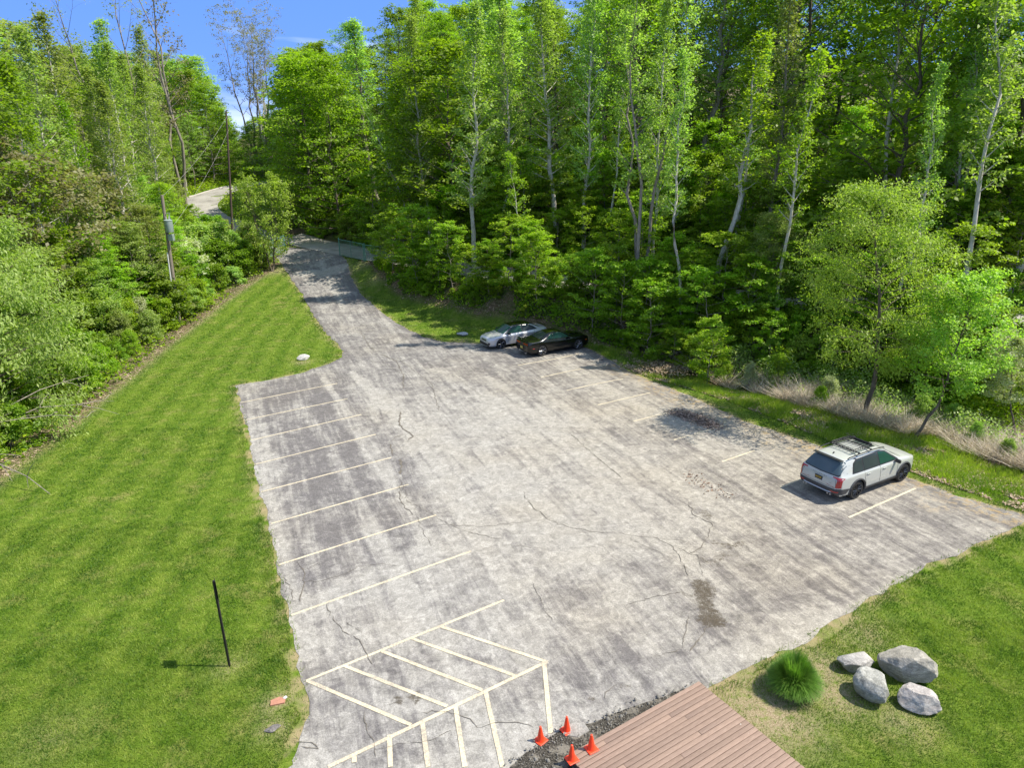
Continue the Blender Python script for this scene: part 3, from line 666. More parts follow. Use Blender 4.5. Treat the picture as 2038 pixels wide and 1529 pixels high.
cover('undergrowth', emb_strip, 190, 0.11, 1.0, FORB_M, 'low green leafy undergrowth on the embankment and behind the reeds', 'undergrowth', 0.40, 62, 0.6, lambda X, Y: closed_d(lawn_poly, X, Y) > 0.15+1.1*(fbm(X*.9, Y*.9, 5)-.3))
hl = hedge_line; west = np.vstack([hl[1:], [(-25, 84), (-36, 88), (-62, 88), (-52, 20), (-30, 18)]])
cover('hedge_undergrowth', west, 22, 0.14, 1.1, FORB_M, 'low green brambles and weeds under the shrubs left of the lawn', 'undergrowth', 0.35, 63)
hlp = np.vstack([hl[1:]+[0.35, 0], (hl[1:]-[1.2, 0])[::-1]])
cover('hedge_litter', hlp, 90, 0.06, 0.05, LITTER_M, 'thin brown line of dead leaves where the left lawn meets the shrubs', 'leaf litter', 0.25, 64, 1.2)
hill_p = np.array([(-22, 95), (-8, 82), (6, 66), (18, 58), (30, 50), (40, 38), (80, 50), (75, 90), (40, 110), (0, 120), (-20, 125)], float)
WEED_M = leaf_mat('weed_leaves', (0.10, 0.20, 0.03), (0.34, 0.46, 0.15), 0.4, 0.5, 0.0)
reed_in = np.array([(10.5, 47.5), (13.5, 46.5), (17.0, 41.0), (21, 37), (27, 31), (32.5, 21), (34, 15), (28.5, 17), (24.5, 24.5), (21.2, 30), (17.4, 35), (14.8, 39.5)])
cover('tall_weeds', reed_in, 520, 0.06, 1.7, WEED_M, 'pale green leafy weeds growing up through the dead reeds', 'weeds', 0.47, 68, 0.2)
cover('tall_weeds', reed_in+[0.8, 1.4], 420, 0.07, 2.1, FORB_M, 'deep green weeds between the reeds and the bank', 'weeds', 0.46, 69, 0.4)
cover('far_hill_undergrowth', np.array([(-30, 97), (-36, 104), (-42, 96), (-52, 98), (-62, 112), (-70, 150), (-20, 150), (-20, 96)], float), 16, 0.20, 1.0, FORB_M, 'green growth on the slopes around the upper road', 'undergrowth', 0.30, 67)
cover('hill_undergrowth', hill_p, 17, 0.22, 2.0, FORB_M, 'patchy green undergrowth on the dark slope above the forest road', 'undergrowth', 0.33, 65)

# ------------------------------------------------------------------ trees
BARK = {'pale': bark_mat('pale_bark', (0.26, 0.235, 0.19), (0.62, 0.58, 0.50)), 'dark': bark_mat('dark_bark', (0.05, 0.04, 0.03), (0.17, 0.14, 0.105)), 'mid': bark_mat('grey_bark', (0.11, 0.095, 0.075), (0.32, 0.28, 0.225))}
LEAF = {'maple': leaf_mat('maple_leaves', (0.055, 0.125, 0.006), (0.225, 0.345, 0.018), 0.48),
        'poplar': leaf_mat('poplar_leaves', (0.10, 0.19, 0.030), (0.32, 0.44, 0.10), 0.48),
        'bright': leaf_mat('sapling_leaves', (0.09, 0.19, 0.008), (0.30, 0.44, 0.03), 0.5),
        'willow': leaf_mat('willow_leaves', (0.12, 0.22, 0.035), (0.38, 0.50, 0.15), 0.45),
        'yellow': leaf_mat('yellowgreen_leaves', (0.12, 0.21, 0.02), (0.33, 0.46, 0.075), 0.45),
        'brown': leaf_mat('bud_leaves', (0.11, 0.105, 0.04), (0.27, 0.26, 0.12), 0.4),
        'dark': leaf_mat('shrub_leaves', (0.055, 0.13, 0.008), (0.21, 0.34, 0.022), 0.45),
        'silver': leaf_mat('silver_leaves', (0.20, 0.24, 0.11), (0.52, 0.55, 0.34), 0.35),
        'olive': leaf_mat('olive_leaves', (0.10, 0.16, 0.025), (0.30, 0.36, 0.10), 0.45)}
def env_fn(kind, t):
    if kind == 'round': return np.sqrt(np.clip(1-(2*t-0.85)**2*0.85, 0.05, 1))
    if kind == 'col': return np.clip(0.55+0.9*t-1.35*t**2, 0.12, 1)*1.05
    if kind == 'vase': return np.clip(0.25+0.95*t-0.25*t**4, .1, 1)
    if kind == 'cone': return np.clip(1.0-0.82*t, .1, 1)
    if kind == 'dome': return np.sqrt(np.clip(1-(t*0.98)**2, 0.02, 1))
    return 1.0
TREEDATA = {}
def gen_tree(key, seed, H, R_, t0, n_l, env='round', tr=0.012, leaf=0.11, ncl=22, cl=(0.55, 0.28), e0=10, e1=60, stems=1, spread=0.0, wander=0.02, nsub=5, droop=0.0, bend=0.25, flat=0.5, curve=None, sparse=1.0, sides=6, min_lz=0.0, clump=True):
    rg = np.random.default_rng(seed); rnd = random.Random(seed)
    mb = MB(); cc = []; cr_ = []; ct = []
    for si in range(stems):
        k = 12; az = si*2*math.pi/max(1, stems)+rnd.uniform(0, 1); sp_ = spread*rnd.uniform(.6, 1.2)
        pts = []; dx = dy = 0
        for i in range(k+1):
            t = i/k; dx += rnd.gauss(0, wander)*H; dy += rnd.gauss(0, wander)*H
            off = sp_*H*(t**0.75)
            p = Vector((dx*0.5+math.cos(az)*off, dy*0.5+math.sin(az)*off, H*t*(1-0.04*si)))
            if curve: p += Vector(curve(t))*H
            pts.append(p)
        r0 = H*tr*(1.0 if stems == 1 else 0.75)
        rr = [max(0.012, r0*(1-t/k)**0.8+(0.35*r0 if t == 0 else 0)) for t in range(k+1)]
        mb.tube(pts, rr, 8, False)
        P = np.array([tuple(p) for p in pts]); tt = np.linspace(0, 1, k+1)
        nl = max(3, n_l//stems); ga = rnd.uniform(0, 6)
        for j in range(nl):
            u = (j+rnd.uniform(0, .9))/nl; t = t0+(1-t0)*u*0.985; ga += 2.39996+rnd.uniform(-.4, .4)
            if stems > 1 and rnd.random() < .6: ga = az+rnd.gauss(0, 0.9)
            b = Vector([np.interp(t, tt, P[:, i]) for i in range(3)])
            Ln = R_*float(env_fn(env, u))*rnd.uniform(.72, 1.15)/(1+ (0.25 if stems > 1 else 0)); e = R(e0+(e1-e0)*u+rnd.uniform(-10, 10))
            lp = [b]; kk = 5
            for q in range(1, kk+1):
                f_ = q/kk; ee = e+bend*f_*(1.0 if droop == 0 else -droop)
                a_ = ga+rnd.gauss(0, .12); st_ = Ln/kk
                lp.append(lp[-1]+Vector((math.cos(a_)*math.cos(ee), math.sin(a_)*math.cos(ee), math.sin(ee)))*st_)
            rb = max(0.012, r0*(1-t)**0.8*0.45)
            mb.tube(lp, [max(.006, rb*(1-q/kk*0.85)) for q in range(kk+1)], 5, False)
            LP = np.array([tuple(p) for p in lp])
            for q in range(nsub):
                f_ = 0.28+0.72*(q+rnd.random())/nsub; sb = Vector([np.interp(f_*kk, np.arange(kk+1), LP[:, i]) for i in range(3)])
                sl = Ln*rnd.uniform(.22, .42)*(1.15-f_*0.5); a_ = ga+rnd.choice((-1, 1))*rnd.uniform(.5, 1.3); ee = rnd.uniform(-.25, .7)-droop*0.6
                tip = sb+Vector((math.cos(a_)*math.cos(ee), math.sin(a_)*math.cos(ee), math.sin(ee)))*sl
                mid = (sb+tip)/2+Vector((0, 0, 0.06*sl))
                if sides > 0: mb.tube([sb, mid, tip], [max(.006, rb*.35), max(.005, rb*.22), .004], 3, False)
                for pnt, s2 in ((tip, 1.0), (mid, .8)):
                    if rnd.random() < sparse: cc.append(tuple(pnt)); cr_.append(s2*rnd.uniform(.6, 1.35)); ct.append(rnd.random())
            cc.append(tuple(lp[-1])); cr_.append(1.0); ct.append(rnd.random())
    cc = np.array(cc); cr_ = np.array(cr_); ct = np.array(ct)
    kz = cc[:, 2] > min_lz; cc, cr_, ct = cc[kz], cr_[kz], ct[kz]
    nn = np.maximum(4, (ncl*cr_**1.6*rg.uniform(.5, 1.5, len(cc))).astype(int)); ix = np.repeat(np.arange(len(cc)), nn); n_ = len(ix)
    g_ = rg.normal(0, 1, (n_, 3)); g_ /= np.linalg.norm(g_, axis=1)[:, None]; g_ *= (rg.random(n_)**0.5)[:, None]
    pos = cc[ix]+g_*np.array([cl[0], cl[0], cl[1]])*cr_[ix][:, None]
    if droop > 0: pos[:, 2] -= rg.random(n_)**1.3*droop*cl[0]*1.6
    nv = rg.normal(0, 1, (n_, 3)); nv[:, 2] = np.abs(nv[:, 2])+flat
    cen = np.array([0, 0, H*0.5]); o_ = (pos-cen); o_[:, 2] *= .4; o_ /= np.maximum(.01, np.linalg.norm(o_, axis=1))[:, None]; nv += o_*0.55
    nv /= np.linalg.norm(nv, axis=1)[:, None]
    rv = rg.normal(0, 1, (n_, 3))
    if droop > 0.3: rv = np.cross(nv, rg.normal(0, .35, (n_, 3))+[0, 0, 1])
    u = np.cross(nv, rv); u /= np.maximum(1e-5, np.linalg.norm(u, axis=1))[:, None]; v = np.cross(nv, u)
    s_ = (leaf*rg.uniform(.55, 1.25, n_))[:, None]; asp = 0.66 if droop < .3 else 0.34
    V = np.stack([pos-u*s_, pos-v*s_*asp+nv*s_*.15, pos+u*s_*1.05, pos+v*s_*asp+nv*s_*.15], 1).reshape(-1, 3)
    tint = np.clip(0.18+0.38*ct[ix]+0.44*rg.random(n_), 0, 1)
    crown = mesh_np(key+'_crown', V, np.arange(n_*4).reshape(-1, 4), False, {'tint': np.repeat(tint, 4)})
    me = bpy.data.meshes.new(key+'_trunk'); me.from_pydata(mb.v, [], mb.f); me.update()
    for p in me.polygons: p.use_smooth = True
    TREEDATA[key] = (me, crown, H, n_)
    return n_
tot = 0
for i in range(4): tot += gen_tree('maple%d' % i, 10+i, 20, 5.6, 0.16, 46, 'round', .011, .14, 19, (.85, .26), 5, 55, nsub=6, flat=.9)
for i in range(4): tot += gen_tree('poplar%d' % i, 30+i, 24, 2.9, 0.26, 58, 'col', .0085, .115, 15, (.62, .42), 25, 62, nsub=4, flat=.2, wander=.012, sparse=.85)
for i in range(2): tot += gen_tree('slim%d' % i, 40+i, 20, 2.0, 0.42, 36, 'col', .0085, .10, 14, (.5, .36), 30, 60, nsub=4, flat=.2, wander=.022, sparse=.8)
for i in range(4): tot += gen_tree('sapling%d' % i, 50+i, 6.5, 2.5, 0.10, 26, 'round', .010, .10, 26, (.5, .16), 0, 40, nsub=5, flat=1.5, wander=.03)
for i in range(2): tot += gen_tree('open%d' % i, 60+i, 22, 6.2, 0.36, 34, 'vase', .010, .10, 10, (.7, .42), 30, 66, nsub=6, flat=.2, sparse=.7, stems=2, spread=.10)
tot += gen_tree('airy0', 68, 8.5, 3.3, 0.10, 46, 'round', .011, .10, 18, (.5, .36), 20, 70, nsub=5, flat=.2, stems=4, spread=.16)
for i in range(2): tot += gen_tree('lowmaple%d' % i, 16+i, 14, 5.2, 0.03, 44, 'dome', .011, .14, 22, (.85, .26), 0, 60, nsub=6, flat=1.0)
tot += gen_tree('bud0', 65, 26, 8.5, 0.40, 56, 'vase', .011, .12, 12, (.6, .4), 38, 66, nsub=7, flat=.1, sparse=.9, stems=4, spread=.13, min_lz=13)
for i in range(3): tot += gen_tree('shrub%d' % i, 70+i, 2.6, 1.7, 0.05, 30, 'dome', .012, .075, 30, (.34, .24), 0, 70, nsub=4, flat=.5, stems=3, spread=.12)
tot += gen_tree('feather0', 75, 3.0, 1.6, 0.08, 34, 'dome', .012, .06, 34, (.30, .26), 15, 75, nsub=4, flat=.1, stems=4, spread=.15)
tot += gen_tree('willow0', 80, 11.5, 6.0, 0.12, 64, 'dome', .016, .115, 46, (.75, .55), 5, 62, nsub=7, flat=.1, stems=3, spread=.12, droop=.55)
def cvA(t): return (0.10*math.sin(t*2.6)-0.16*t, 0.02*t, 0)
tot += gen_tree('ditch0', 85, 12.0, 3.4, 0.30, 52, 'round', .0095, .078, 56, (.58, .45), 0, 62, nsub=5, flat=.1, wander=.01, curve=cvA, droop=.35, min_lz=2.8)
def cvB(t): return (0.24*min(t, .25)/.25*.5+0.10*max(0, t-.25), 0, 0)
tot += gen_tree('ditch1', 86, 8.2, 2.9, 0.34, 40, 'round', .011, .075, 46, (.52, .34), 5, 60, nsub=5, flat=.4, wander=.015, curve=cvB, stems=1)
tot += gen_tree('lean0', 90, 16, 2.0, 0.30, 26, 'col', .0095, .10, 12, (.5, .36), 20, 60, nsub=4, flat=.2, curve=lambda t: (-0.34*t**1.2, 0, 0), sparse=.8)
tot += gen_tree('leanr0', 91, 18, 3.4, 0.45, 30, 'round', .014, .075, 34, (.6, .36), 20, 60, nsub=4, flat=.4, curve=lambda t: (0.36*t, 0.05*t, 0), sparse=.8)
def cvC(t): return (0.10*math.sin(t*3.0)+0.02*t, 0, 0)
tot += gen_tree('curved0', 92, 12, 1.8, 0.45, 18, 'col', .008, .08, 24, (.5, .3), 20, 60, nsub=4, flat=.8, curve=lambda t: (-0.20*t**0.6*(1-.2*t), 0, 0), sparse=.8)
tot += gen_tree('triple0', 93, 25, 3.4, 0.40, 54, 'col', .0095, .115, 14, (.62, .42), 30, 66, nsub=4, flat=.2, stems=3, spread=.05)
tot += gen_tree('twin0', 94, 21, 4.3, 0.34, 48, 'round', .011, .125, 22, (.7, .36), 15, 60, nsub=5, flat=.8, stems=2, spread=.07)
tot += gen_tree('dead0', 95, 6.5, 1.3, 0.25, 9, 'round', .010, .03, 1, (.2, .1), 35, 60, nsub=3, flat=.4, sparse=.02)
print('leaves in prototypes', tot, time.time()-T0)
def free(x, y, lst, dmin):
    return all((x-a)**2+(y-b)**2 > dmin*dmin for a, b in lst)
FIRST = {}
LANDM = [('the gate', 700, 490), ('the silver car', 985, 650), ('the black car', 1110, 660), ('the three stemmed tree', 1262, 480), ('the leaf heap', 1385, 800), ('the white car', 1710, 900), ('the feathery ditch tree', 1690, 520), ('the crooked ditch tree', 1860, 660),
         ('the twin trunk tree', 1875, 380), ('the dead sapling', 1790, 350), ('the transformer pole', 335, 470), ('the dark utility pole', 455, 330), ('the big willow', 90, 600), ('the budding trees', 510, 200), ('the leaning young tree', 780, 300), ('the bowed thin tree', 1035, 420),
         ('the silvery shrub', 400, 560), ('the upper road', 450, 400), ('the left lawn corner', 60, 860), ('the palest poplar', 1165, 250), ('the upper left corner', 120, 90), ('the upper right corner', 1950, 100), ('the curved slope tree', 1735, 230), ('the airy gate tree', 525, 430)]
CW = {'maple': 'green', 'poplar': 'grey green', 'bright': 'bright green', 'willow': 'pale green', 'yellow': 'yellow green', 'brown': 'brownish', 'dark': 'deep green', 'silver': 'silvery', 'olive': 'olive green'}
SZ = {'maple': 18, 'lowmaple': 16, 'poplar': 20, 'shrub': 2.5, 'feather': 2.5, 'sapling': 4.5, 'airy': 10, 'open': 20}
def proj(x, y, z):
    v = np.array([x, y, z-CH]); X = v@[CRO, SRO*SPI, SRO*CPI]; Y = v@[-SRO, CRO*SPI, CRO*CPI]; Z = v@[0, CPI, -SPI]; return 1019+F*X/Z, 764.5-F*Y/Z
def blocks(x, y, H, r):
    if y > 99 and x > -56: return abs(float(poly_sd(UPR, [x], [y])[0][0])) < 4.2+r*.5 and True or (y < 118 and x > -50)
    z0 = float(terr(x, y)); a, b = proj(x, y, z0+H*.1); a2, b2 = proj(x, y, z0+H); rp_ = r*F/y
    return a+rp_ > 408 and a-rp_ < 585 and b2 < 430 and b > 372
RADK = {'airy': .4, 'open': .3, 'maple': 5.6/20, 'lowmaple': 5.2/14, 'poplar': 2.9/24, 'shrub': .7, 'feather': .55, 'sapling': 2.5/6.5}
def plant(name, key, leafm, barkm, x, y, H=None, rz=None, sx=1.0, label='', cat='tree', group=None, dz=-0.15, z=None):
    if group and ('left' in group+label or 'upper road' in group):
        if blocks(x, y, H, RADK[key.rstrip('0123456789')]*H*sx*.85): return None
    me, cw, H0, _ = TREEDATA[key]
    if '{' in label:
        u_, v_ = proj(x, y, float(terr(x, y))+(H or H0)*.4); best = min(LANDM, key=lambda q: (q[1]-u_)**2+(q[2]-v_)**2); du, dv = u_-best[1], v_-best[2]
        rel = ('right of ' if du > 0 else 'left of ') if abs(du) > abs(dv) else ('above ' if dv < 0 else 'below ')
        label = label.format(c=CW[leafm], s='taller' if H > SZ.get(key.rstrip('0123456789'), 5) else 'shorter', l=rel+best[0])
    s = (H or H0)/H0
    lk = (key, leafm, barkm)
    if lk not in FIRST:
        a, b = me.copy(), cw.copy(); a.materials.append(BARK[barkm]); b.materials.append(LEAF[leafm]); FIRST[lk] = (a, b)
    a, b = FIRST[lk]
    e = empty(name, (x, y, (float(terr(x, y)) if z is None else z)+dz), rnd_t.uniform(0, 6.28) if rz is None else rz)
    e.scale = (s*sx, s*sx, s)
    t_ = bpy.data.objects.new('trunk', a); C.objects.link(t_); t_.parent = e
    if key != 'dead0':
        c = bpy.data.objects.new('crown', b); C.objects.link(c); c.parent = e
    tag(e, label, cat, group); return e
rnd_t = random.Random(11); slim_used = []
def by_px(name, key, leafm, barkm, bx, by, ty, label, rz=None, sx=1.0, group=None, cat='tree', tx=None):
    p = gp(bx, by); hpx = at(tx or bx, ty, p[1])[2]-p[2]
    return plant(name, key, leafm, barkm, p[0], p[1], max(1.5, hpx), rz, sx, label, cat, group)
# --- named trees of the right-hand wood, left to right
by_px('leaning_poplar', 'lean0', 'yellow', 'pale', 832, 470, 190, 'young pale stemmed tree leaning left over the gate, with a thin whitish green top', 0.0, .9)
by_px('poplar_tree', 'poplar0', 'poplar', 'pale', 862, 505, 25, 'tall poplar right behind the leaning young tree, pale trunk showing halfway up')
by_px('poplar_tree', 'poplar1', 'poplar', 'pale', 940, 540, 5, 'tall poplar above the silver car with a slightly kinked pale trunk', sx=1.25)
by_px('poplar_tree', 'slim0', 'poplar', 'pale', 990, 530, 20, 'slim straight poplar between the kinked poplar and the thin bowed tree')
by_px('bowed_tree', 'curved0', 'bright', 'pale', 1064, 560, 300, 'thin pale tree bowed to the left above the two parked cars', 0.0)
by_px('poplar_tree', 'poplar2', 'poplar', 'pale', 1100, 500, -50, 'tall poplar just right of the thin bowed tree, its top out of frame', sx=1.35)
by_px('poplar_tree', 'poplar3', 'poplar', 'pale', 1160, 520, -80, 'straightest and palest poplar, standing above the black car', sx=.9)
by_px('three_stemmed_tree', 'triple0', 'poplar', 'mid', 1262, 625, -70, 'tall tree forking into three grey stems low down, right of the black car')
by_px('poplar_tree', 'poplar0', 'poplar', 'pale', 1300, 590, -30, 'slender poplar immediately right of the three stemmed tree', 1.0, .8)
by_px('maple_tree', 'slim1', 'bright', 'pale', 1434, 600, 60, 'straight grey trunked tree with bright leaves halfway between the black car and the white car', sx=1.5)
by_px('poplar_tree', 'poplar1', 'olive', 'mid', 1531, 565, -60, 'tall brown grey poplar leaning slightly right behind the yellow green ditch tree', 2.0)
by_px('curved_tree', 'leanr0', 'maple', 'mid', 1722, 360, 60, 'dark tree with a curved trunk high on the slope above the yellow green ditch tree', 0.2, .9)
by_px('dead_sapling', 'dead0', 'brown', 'pale', 1788, 450, 260, 'bare dead sapling with short pale twigs above the ditch trees')
by_px('twin_trunk_tree', 'twin0', 'yellow', 'mid', 1875, 560, -40, 'large tree with two close grey trunks and yellow green leaves above the white car', 1.2)
by_px('leaning_tree', 'leanr0', 'yellow', 'pale', 1975, 605, 20, 'pale trunk leaning right out of frame at the right edge', 0.0, 1.0)
pA = gp(1718, 838); pB = gp(1815, 872)
plant('ditch_willow', 'ditch0', 'yellow', 'dark', pA[0], pA[1], 11.6, 0.3, 1.22, 'feathery yellow green tree with a dark trunk in the reeds left of the white car', 'tree')
plant('ditch_tree', 'ditch1', 'yellow', 'dark', pB[0], pB[1], 7.3, 0.0, 1.0, 'small tree with a crooked black trunk rising from the reeds behind the white car', 'tree')
p = gp(2030, 880); plant('ditch_shrub', 'ditch1', 'silver', 'dark', p[0]+.3, p[1]+.6, 4.6, 2.0, 1.0, 'pale leaved little tree at the right edge beyond the reeds', 'tree')
p = gp(1500, 640); plant('ditch_willow', 'ditch0', 'olive', 'dark', p[0]+1, p[1], 6.5, 1.0, 1.2, 'low olive green willow between the reeds and the forest road', 'tree')
# junction tree and distant ones
p = gp(527, 545); plant('junction_tree', 'airy0', 'yellow', 'dark', p[0]+.5, p[1]+1.0, 10.0, 0.5, .86, 'airy yellow green tree beside the driveway gate, in front of the upper road', 'tree')
plant('bud_tree', 'bud0', 'brown', 'mid', at(520, 340, 135)[0], 135, at(505, 35, 135)[2]-float(terr(at(505, 340, 135)[0], 135)), 0.2, 1.0, 'tall almost leafless tree with brown buds against the sky in the gap over the road', 'tree')
plant('bud_tree', 'bud0', 'brown', 'pale', at(535, 340, 140)[0], 140, at(535, 60, 140)[2]-float(terr(at(535, 340, 140)[0], 140)), 2.2, .8, 'slightly shorter budding tree just right of the tall brown one in the sky gap', 'tree')
for (px_b, y_b, h_b) in ((70, 52, 12), (-30, 47, 13), (140, 58, 11)):
    xb = at(px_b, 400, y_b)[0]; plant('brown_tree', 'airy0', 'brown', 'mid', xb, y_b, h_b, px_b*.1, 1.15, 'half bare brownish tree in the left wood, {l}', 'tree', 'half bare trees behind the big willow')
plant('open_tree', 'open1', 'brown', 'mid', at(350, 300, 95)[0], 95, 33, 1.2, 1.0, 'high thin crowned tree with brown tips rising above the left wood', 'tree')
plant('open_tree', 'open0', 'olive', 'mid', at(230, 300, 80)[0], 80, 27, 0.2, 1.0, 'tall olive tree breaking the skyline of the left wood', 'tree')
# more slim pale trunks along the near side of the wood
kk_ = 0
for i in range(900):
    tt = rnd_t.uniform(4.3, 8.6); i0 = int(tt); f_ = tt-i0; a, b = ROAD2[i0], ROAD2[i0+1]; d = (b-a)/np.hypot(*(b-a)); s1 = rnd_t.choice([-rnd_t.uniform(3.2, 4.4), rnd_t.uniform(3.2, 7)]); q = a*(1-f_)+b*f_+np.array([-d[1], d[0]])*s1; x, y = float(q[0]), float(q[1])
    pxx = 1019+F*x/(max(y, 5)*CPI)
    if not 740 < pxx < 2050 or not free(x, y, slim_used, 2.6): continue
    slim_used.append((x, y)); kk_ += 1
    plant('slim_tree', rnd_t.choice(['slim0', 'slim1']), rnd_t.choice(['poplar', 'yellow', 'bright']), 'pale', x, y, rnd_t.uniform(15, 21), None, .95, 'slim pale trunked {c} tree at the wood edge, {l}', 'tree', 'slim pale trees at the wood edge')
    if kk_ > 8: break
# --- left wood
PL = 'pale poplars of the wood behind the left shrubs'; ML = 'leafy trees of the wood behind the left shrubs'
tl = '{s} {c} poplar in the left wood, {l}'; tm = '{s} {c} tree in the left wood, {l}'
by_list = []
used = [(pA[0], pA[1])]
k = 0; tries = 0
while k < 104 and tries < 12000:
    tries += 1
    y = rnd_t.uniform(28, 128); x = -31.5-max(0, (y-60))*0.16-abs(rnd_t.gauss(0, 1))*14
    if x < -84 or x < -14-y*.86 or not free(x, y, used, 3.5): continue
    if float(np.abs(poly_sd(UPR, [x], [y])[0])[0]) < 6.5: continue
    # keep the view to the upper curved road open
    pxx = 1019+F*x/(y*CPI)*0.99
    if pxx > 400 and y > 62: continue
    if pxx > 330 and pxx < 480 and y > 52: Hh = rnd_t.uniform(9, 13)
    else: Hh = None
    used.append((x, y)); k += 1
    d = -32-x
    if d < 9 and rnd_t.random() < .72 or rnd_t.random() < .35:
        hh_ = Hh or rnd_t.uniform(16, 22)+d*.1; plant('poplar_tree', 'poplar%d' % rnd_t.randrange(4), rnd_t.choice(['poplar', 'olive', 'poplar', 'maple']), 'pale', x, y, hh_, None, rnd_t.uniform(1.0, 1.4), tl, 'tree', PL)
    else:
        hh_ = Hh or rnd_t.uniform(14, 21); plant('broadleaf_tree', 'maple%d' % rnd_t.randrange(4), rnd_t.choice(['maple', 'dark', 'poplar', 'olive']), 'mid', x, y, hh_, None, rnd_t.uniform(.9, 1.15), tm, 'tree', ML)
us5 = []; k = 0
for i in range(4000):
    y = rnd_t.uniform(36, 92); x = -30.5-max(0, y-60)*0.12-rnd_t.random()*8
    pxx = 1019+F*x/(y*CPI)
    if not free(x, y, us5, 2.3) or abs(float(poly_sd(UPR, [x], [y])[0][0])) < 5.5 or pxx < -60: continue
    us5.append((x, y)); k += 1
    plant('young_tree', 'lowmaple%d' % rnd_t.randrange(2) if rnd_t.random() < .5 else 'sapling%d' % rnd_t.randrange(4), rnd_t.choice(['olive', 'maple', 'bright', 'poplar']), 'mid', x, y, rnd_t.uniform(5, 9) if pxx < 330 else rnd_t.uniform(3.2, 5), None, 1.0, 'young {c} tree at the front of the left wood, {l}', 'tree', 'young trees along the front of the left wood')
    if k > 55: break
# slope beyond the upper road
k = 0
for i in range(2500):
    x = rnd_t.uniform(-100, -22); y = rnd_t.uniform(104, 172)
    if not free(x, y, used, 4.2) or abs(float(poly_sd(UPR, [x], [y])[0][0])) < 6: continue
    pxx = 1019+F*x/(y*CPI)
    if pxx > 585 or (y < 124 and pxx > 405): continue
    used.append((x, y)); k += 1
    Hh = rnd_t.uniform(6, 10.5) if 440 < pxx < 575 else rnd_t.uniform(14, 20)
    plant('broadleaf_tree', 'lowmaple%d' % rnd_t.randrange(2), rnd_t.choice(['maple', 'olive', 'poplar']), 'mid', x, y, Hh, None, 1.1, '{s} {c} tree beyond the upper road, {l}', 'tree', 'trees beyond the upper road')
    if k > 60: break
# --- right wood, behind the road
G1 = 'dense green trees filling the slope above the forest road'; k = 0
for i in range(6000):
    u = rnd_t.uniform(0, 1); s_ = 4.2+abs(rnd_t.gauss(0, 1))*14
    tt = rnd_t.uniform(0.08, 0.93)*(len(ROAD2)-1); i0 = int(tt); f_ = tt-i0; a, b = ROAD2[i0], ROAD2[min(i0+1, len(ROAD2)-1)]
    d = (b-a)/np.hypot(*(b-a)); q = a*(1-f_)+b*f_+np.array([-d[1], d[0]])*s_
    x, y = q
    sd_ = float(poly_sd(ROAD2, [x], [y])[0][0])
    if sd_ < 4.0 or y < 22 or not free(x, y, used, 5.6 if sd_ < 22 else 4.4): continue
    if 1019+F*x/(max(y, 5)*CPI) > 2180: continue
    pxx = 1019+F*x/(y*CPI)
    if pxx < 578: continue
    used.append((x, y)); k += 1
    kind = rnd_t.random()
    Hh = rnd_t.uniform(15, 22)
    small = sd_ < 22 and pxx > 720 and rnd_t.random() < .42
    if 560 < pxx < 680: Hh = rnd_t.uniform(16, 20)
    lm = rnd_t.choice(['maple', 'maple', 'dark', 'maple', 'bright'])
    if pxx > 1650: lm = rnd_t.choice(['maple', 'yellow', 'bright', 'maple'])
    if small: plant('maple_tree', rnd_t.choice(['sapling0', 'sapling1', 'sapling2', 'lowmaple0']), rnd_t.choice(['bright', 'bright', 'yellow' if pxx > 1500 else 'maple']), 'mid', x, y, rnd_t.uniform(6, 10), None, .95, '{s} {c} tree above the forest road, {l}', 'tree', G1)
    elif kind < .50 or pxx < 720 or (sd_ > 22 and kind < .8): plant('maple_tree', ('lowmaple%d' % rnd_t.randrange(2)) if (sd_ < 9 or pxx < 690) else 'maple%d' % rnd_t.randrange(4), lm, 'dark', x, y, Hh, None, rnd_t.uniform(.85, 1.15), '{s} {c} tree above the forest road, {l}', 'tree', G1)
    else: plant('poplar_tree', 'poplar%d' % rnd_t.randrange(4), 'poplar', 'mid', x, y, Hh+3, None, rnd_t.uniform(1.2, 1.9), '{s} slim poplar among the maples, {l}', 'tree', 'slim poplars above the forest road')
    if k > 135: break
print('right wood trees', k)
# --- saplings on the embankment
G2 = 'leafy saplings on the embankment in front of the forest road'; k = 0; us2 = []
for i in range(8000):
    tt = rnd_t.uniform(4.1, 9.6); i0 = int(tt); f_ = tt-i0; a, b = ROAD2[i0], ROAD2[min(i0+1, len(ROAD2)-1)]
    d = (b-a)/np.hypot(*(b-a)); s_ = -rnd_t.uniform(2.9, 10.5) if rnd_t.random() < .75 else rnd_t.uniform(3.2, 9); q = a*(1-f_)+b*f_+np.array([-d[1], d[0]])*s_
    x, y = q
    if inpoly(lawn_poly, np.array([x]), np.array([y]))[0] or inpoly(lot_poly, np.array([x]), np.array([y]))[0]: continue
    if closed_d(lawn_poly, np.array([x]), np.array([y]))[0] < 0.9 and y > 40: continue
    if s_ < -6.0 and x > 12: continue
    if not 640 < 1019+F*x/(max(y, 5)*CPI) < 2120: continue
    if not free(x, y, us2, 1.55) or not free(x, y, [(pA[0], pA[1]), (pB[0], pB[1])], 3.0): continue
    us2.append((x, y)); k += 1
    lm = rnd_t.choice(['bright', 'bright', 'maple', 'bright', 'yellow' if x > 18 else 'bright'])
    plant('sapling', 'sapling%d' % rnd_t.randrange(4), lm, 'mid', x, y, rnd_t.uniform(2.6, 6.4) if s_ < 0 else rnd_t.uniform(4, 8), None, rnd_t.uniform(.8, 1.1), '{s} {c} sapling along the forest road, {l}', 'sapling', G2)
    if k > 200: break
print('saplings', k)
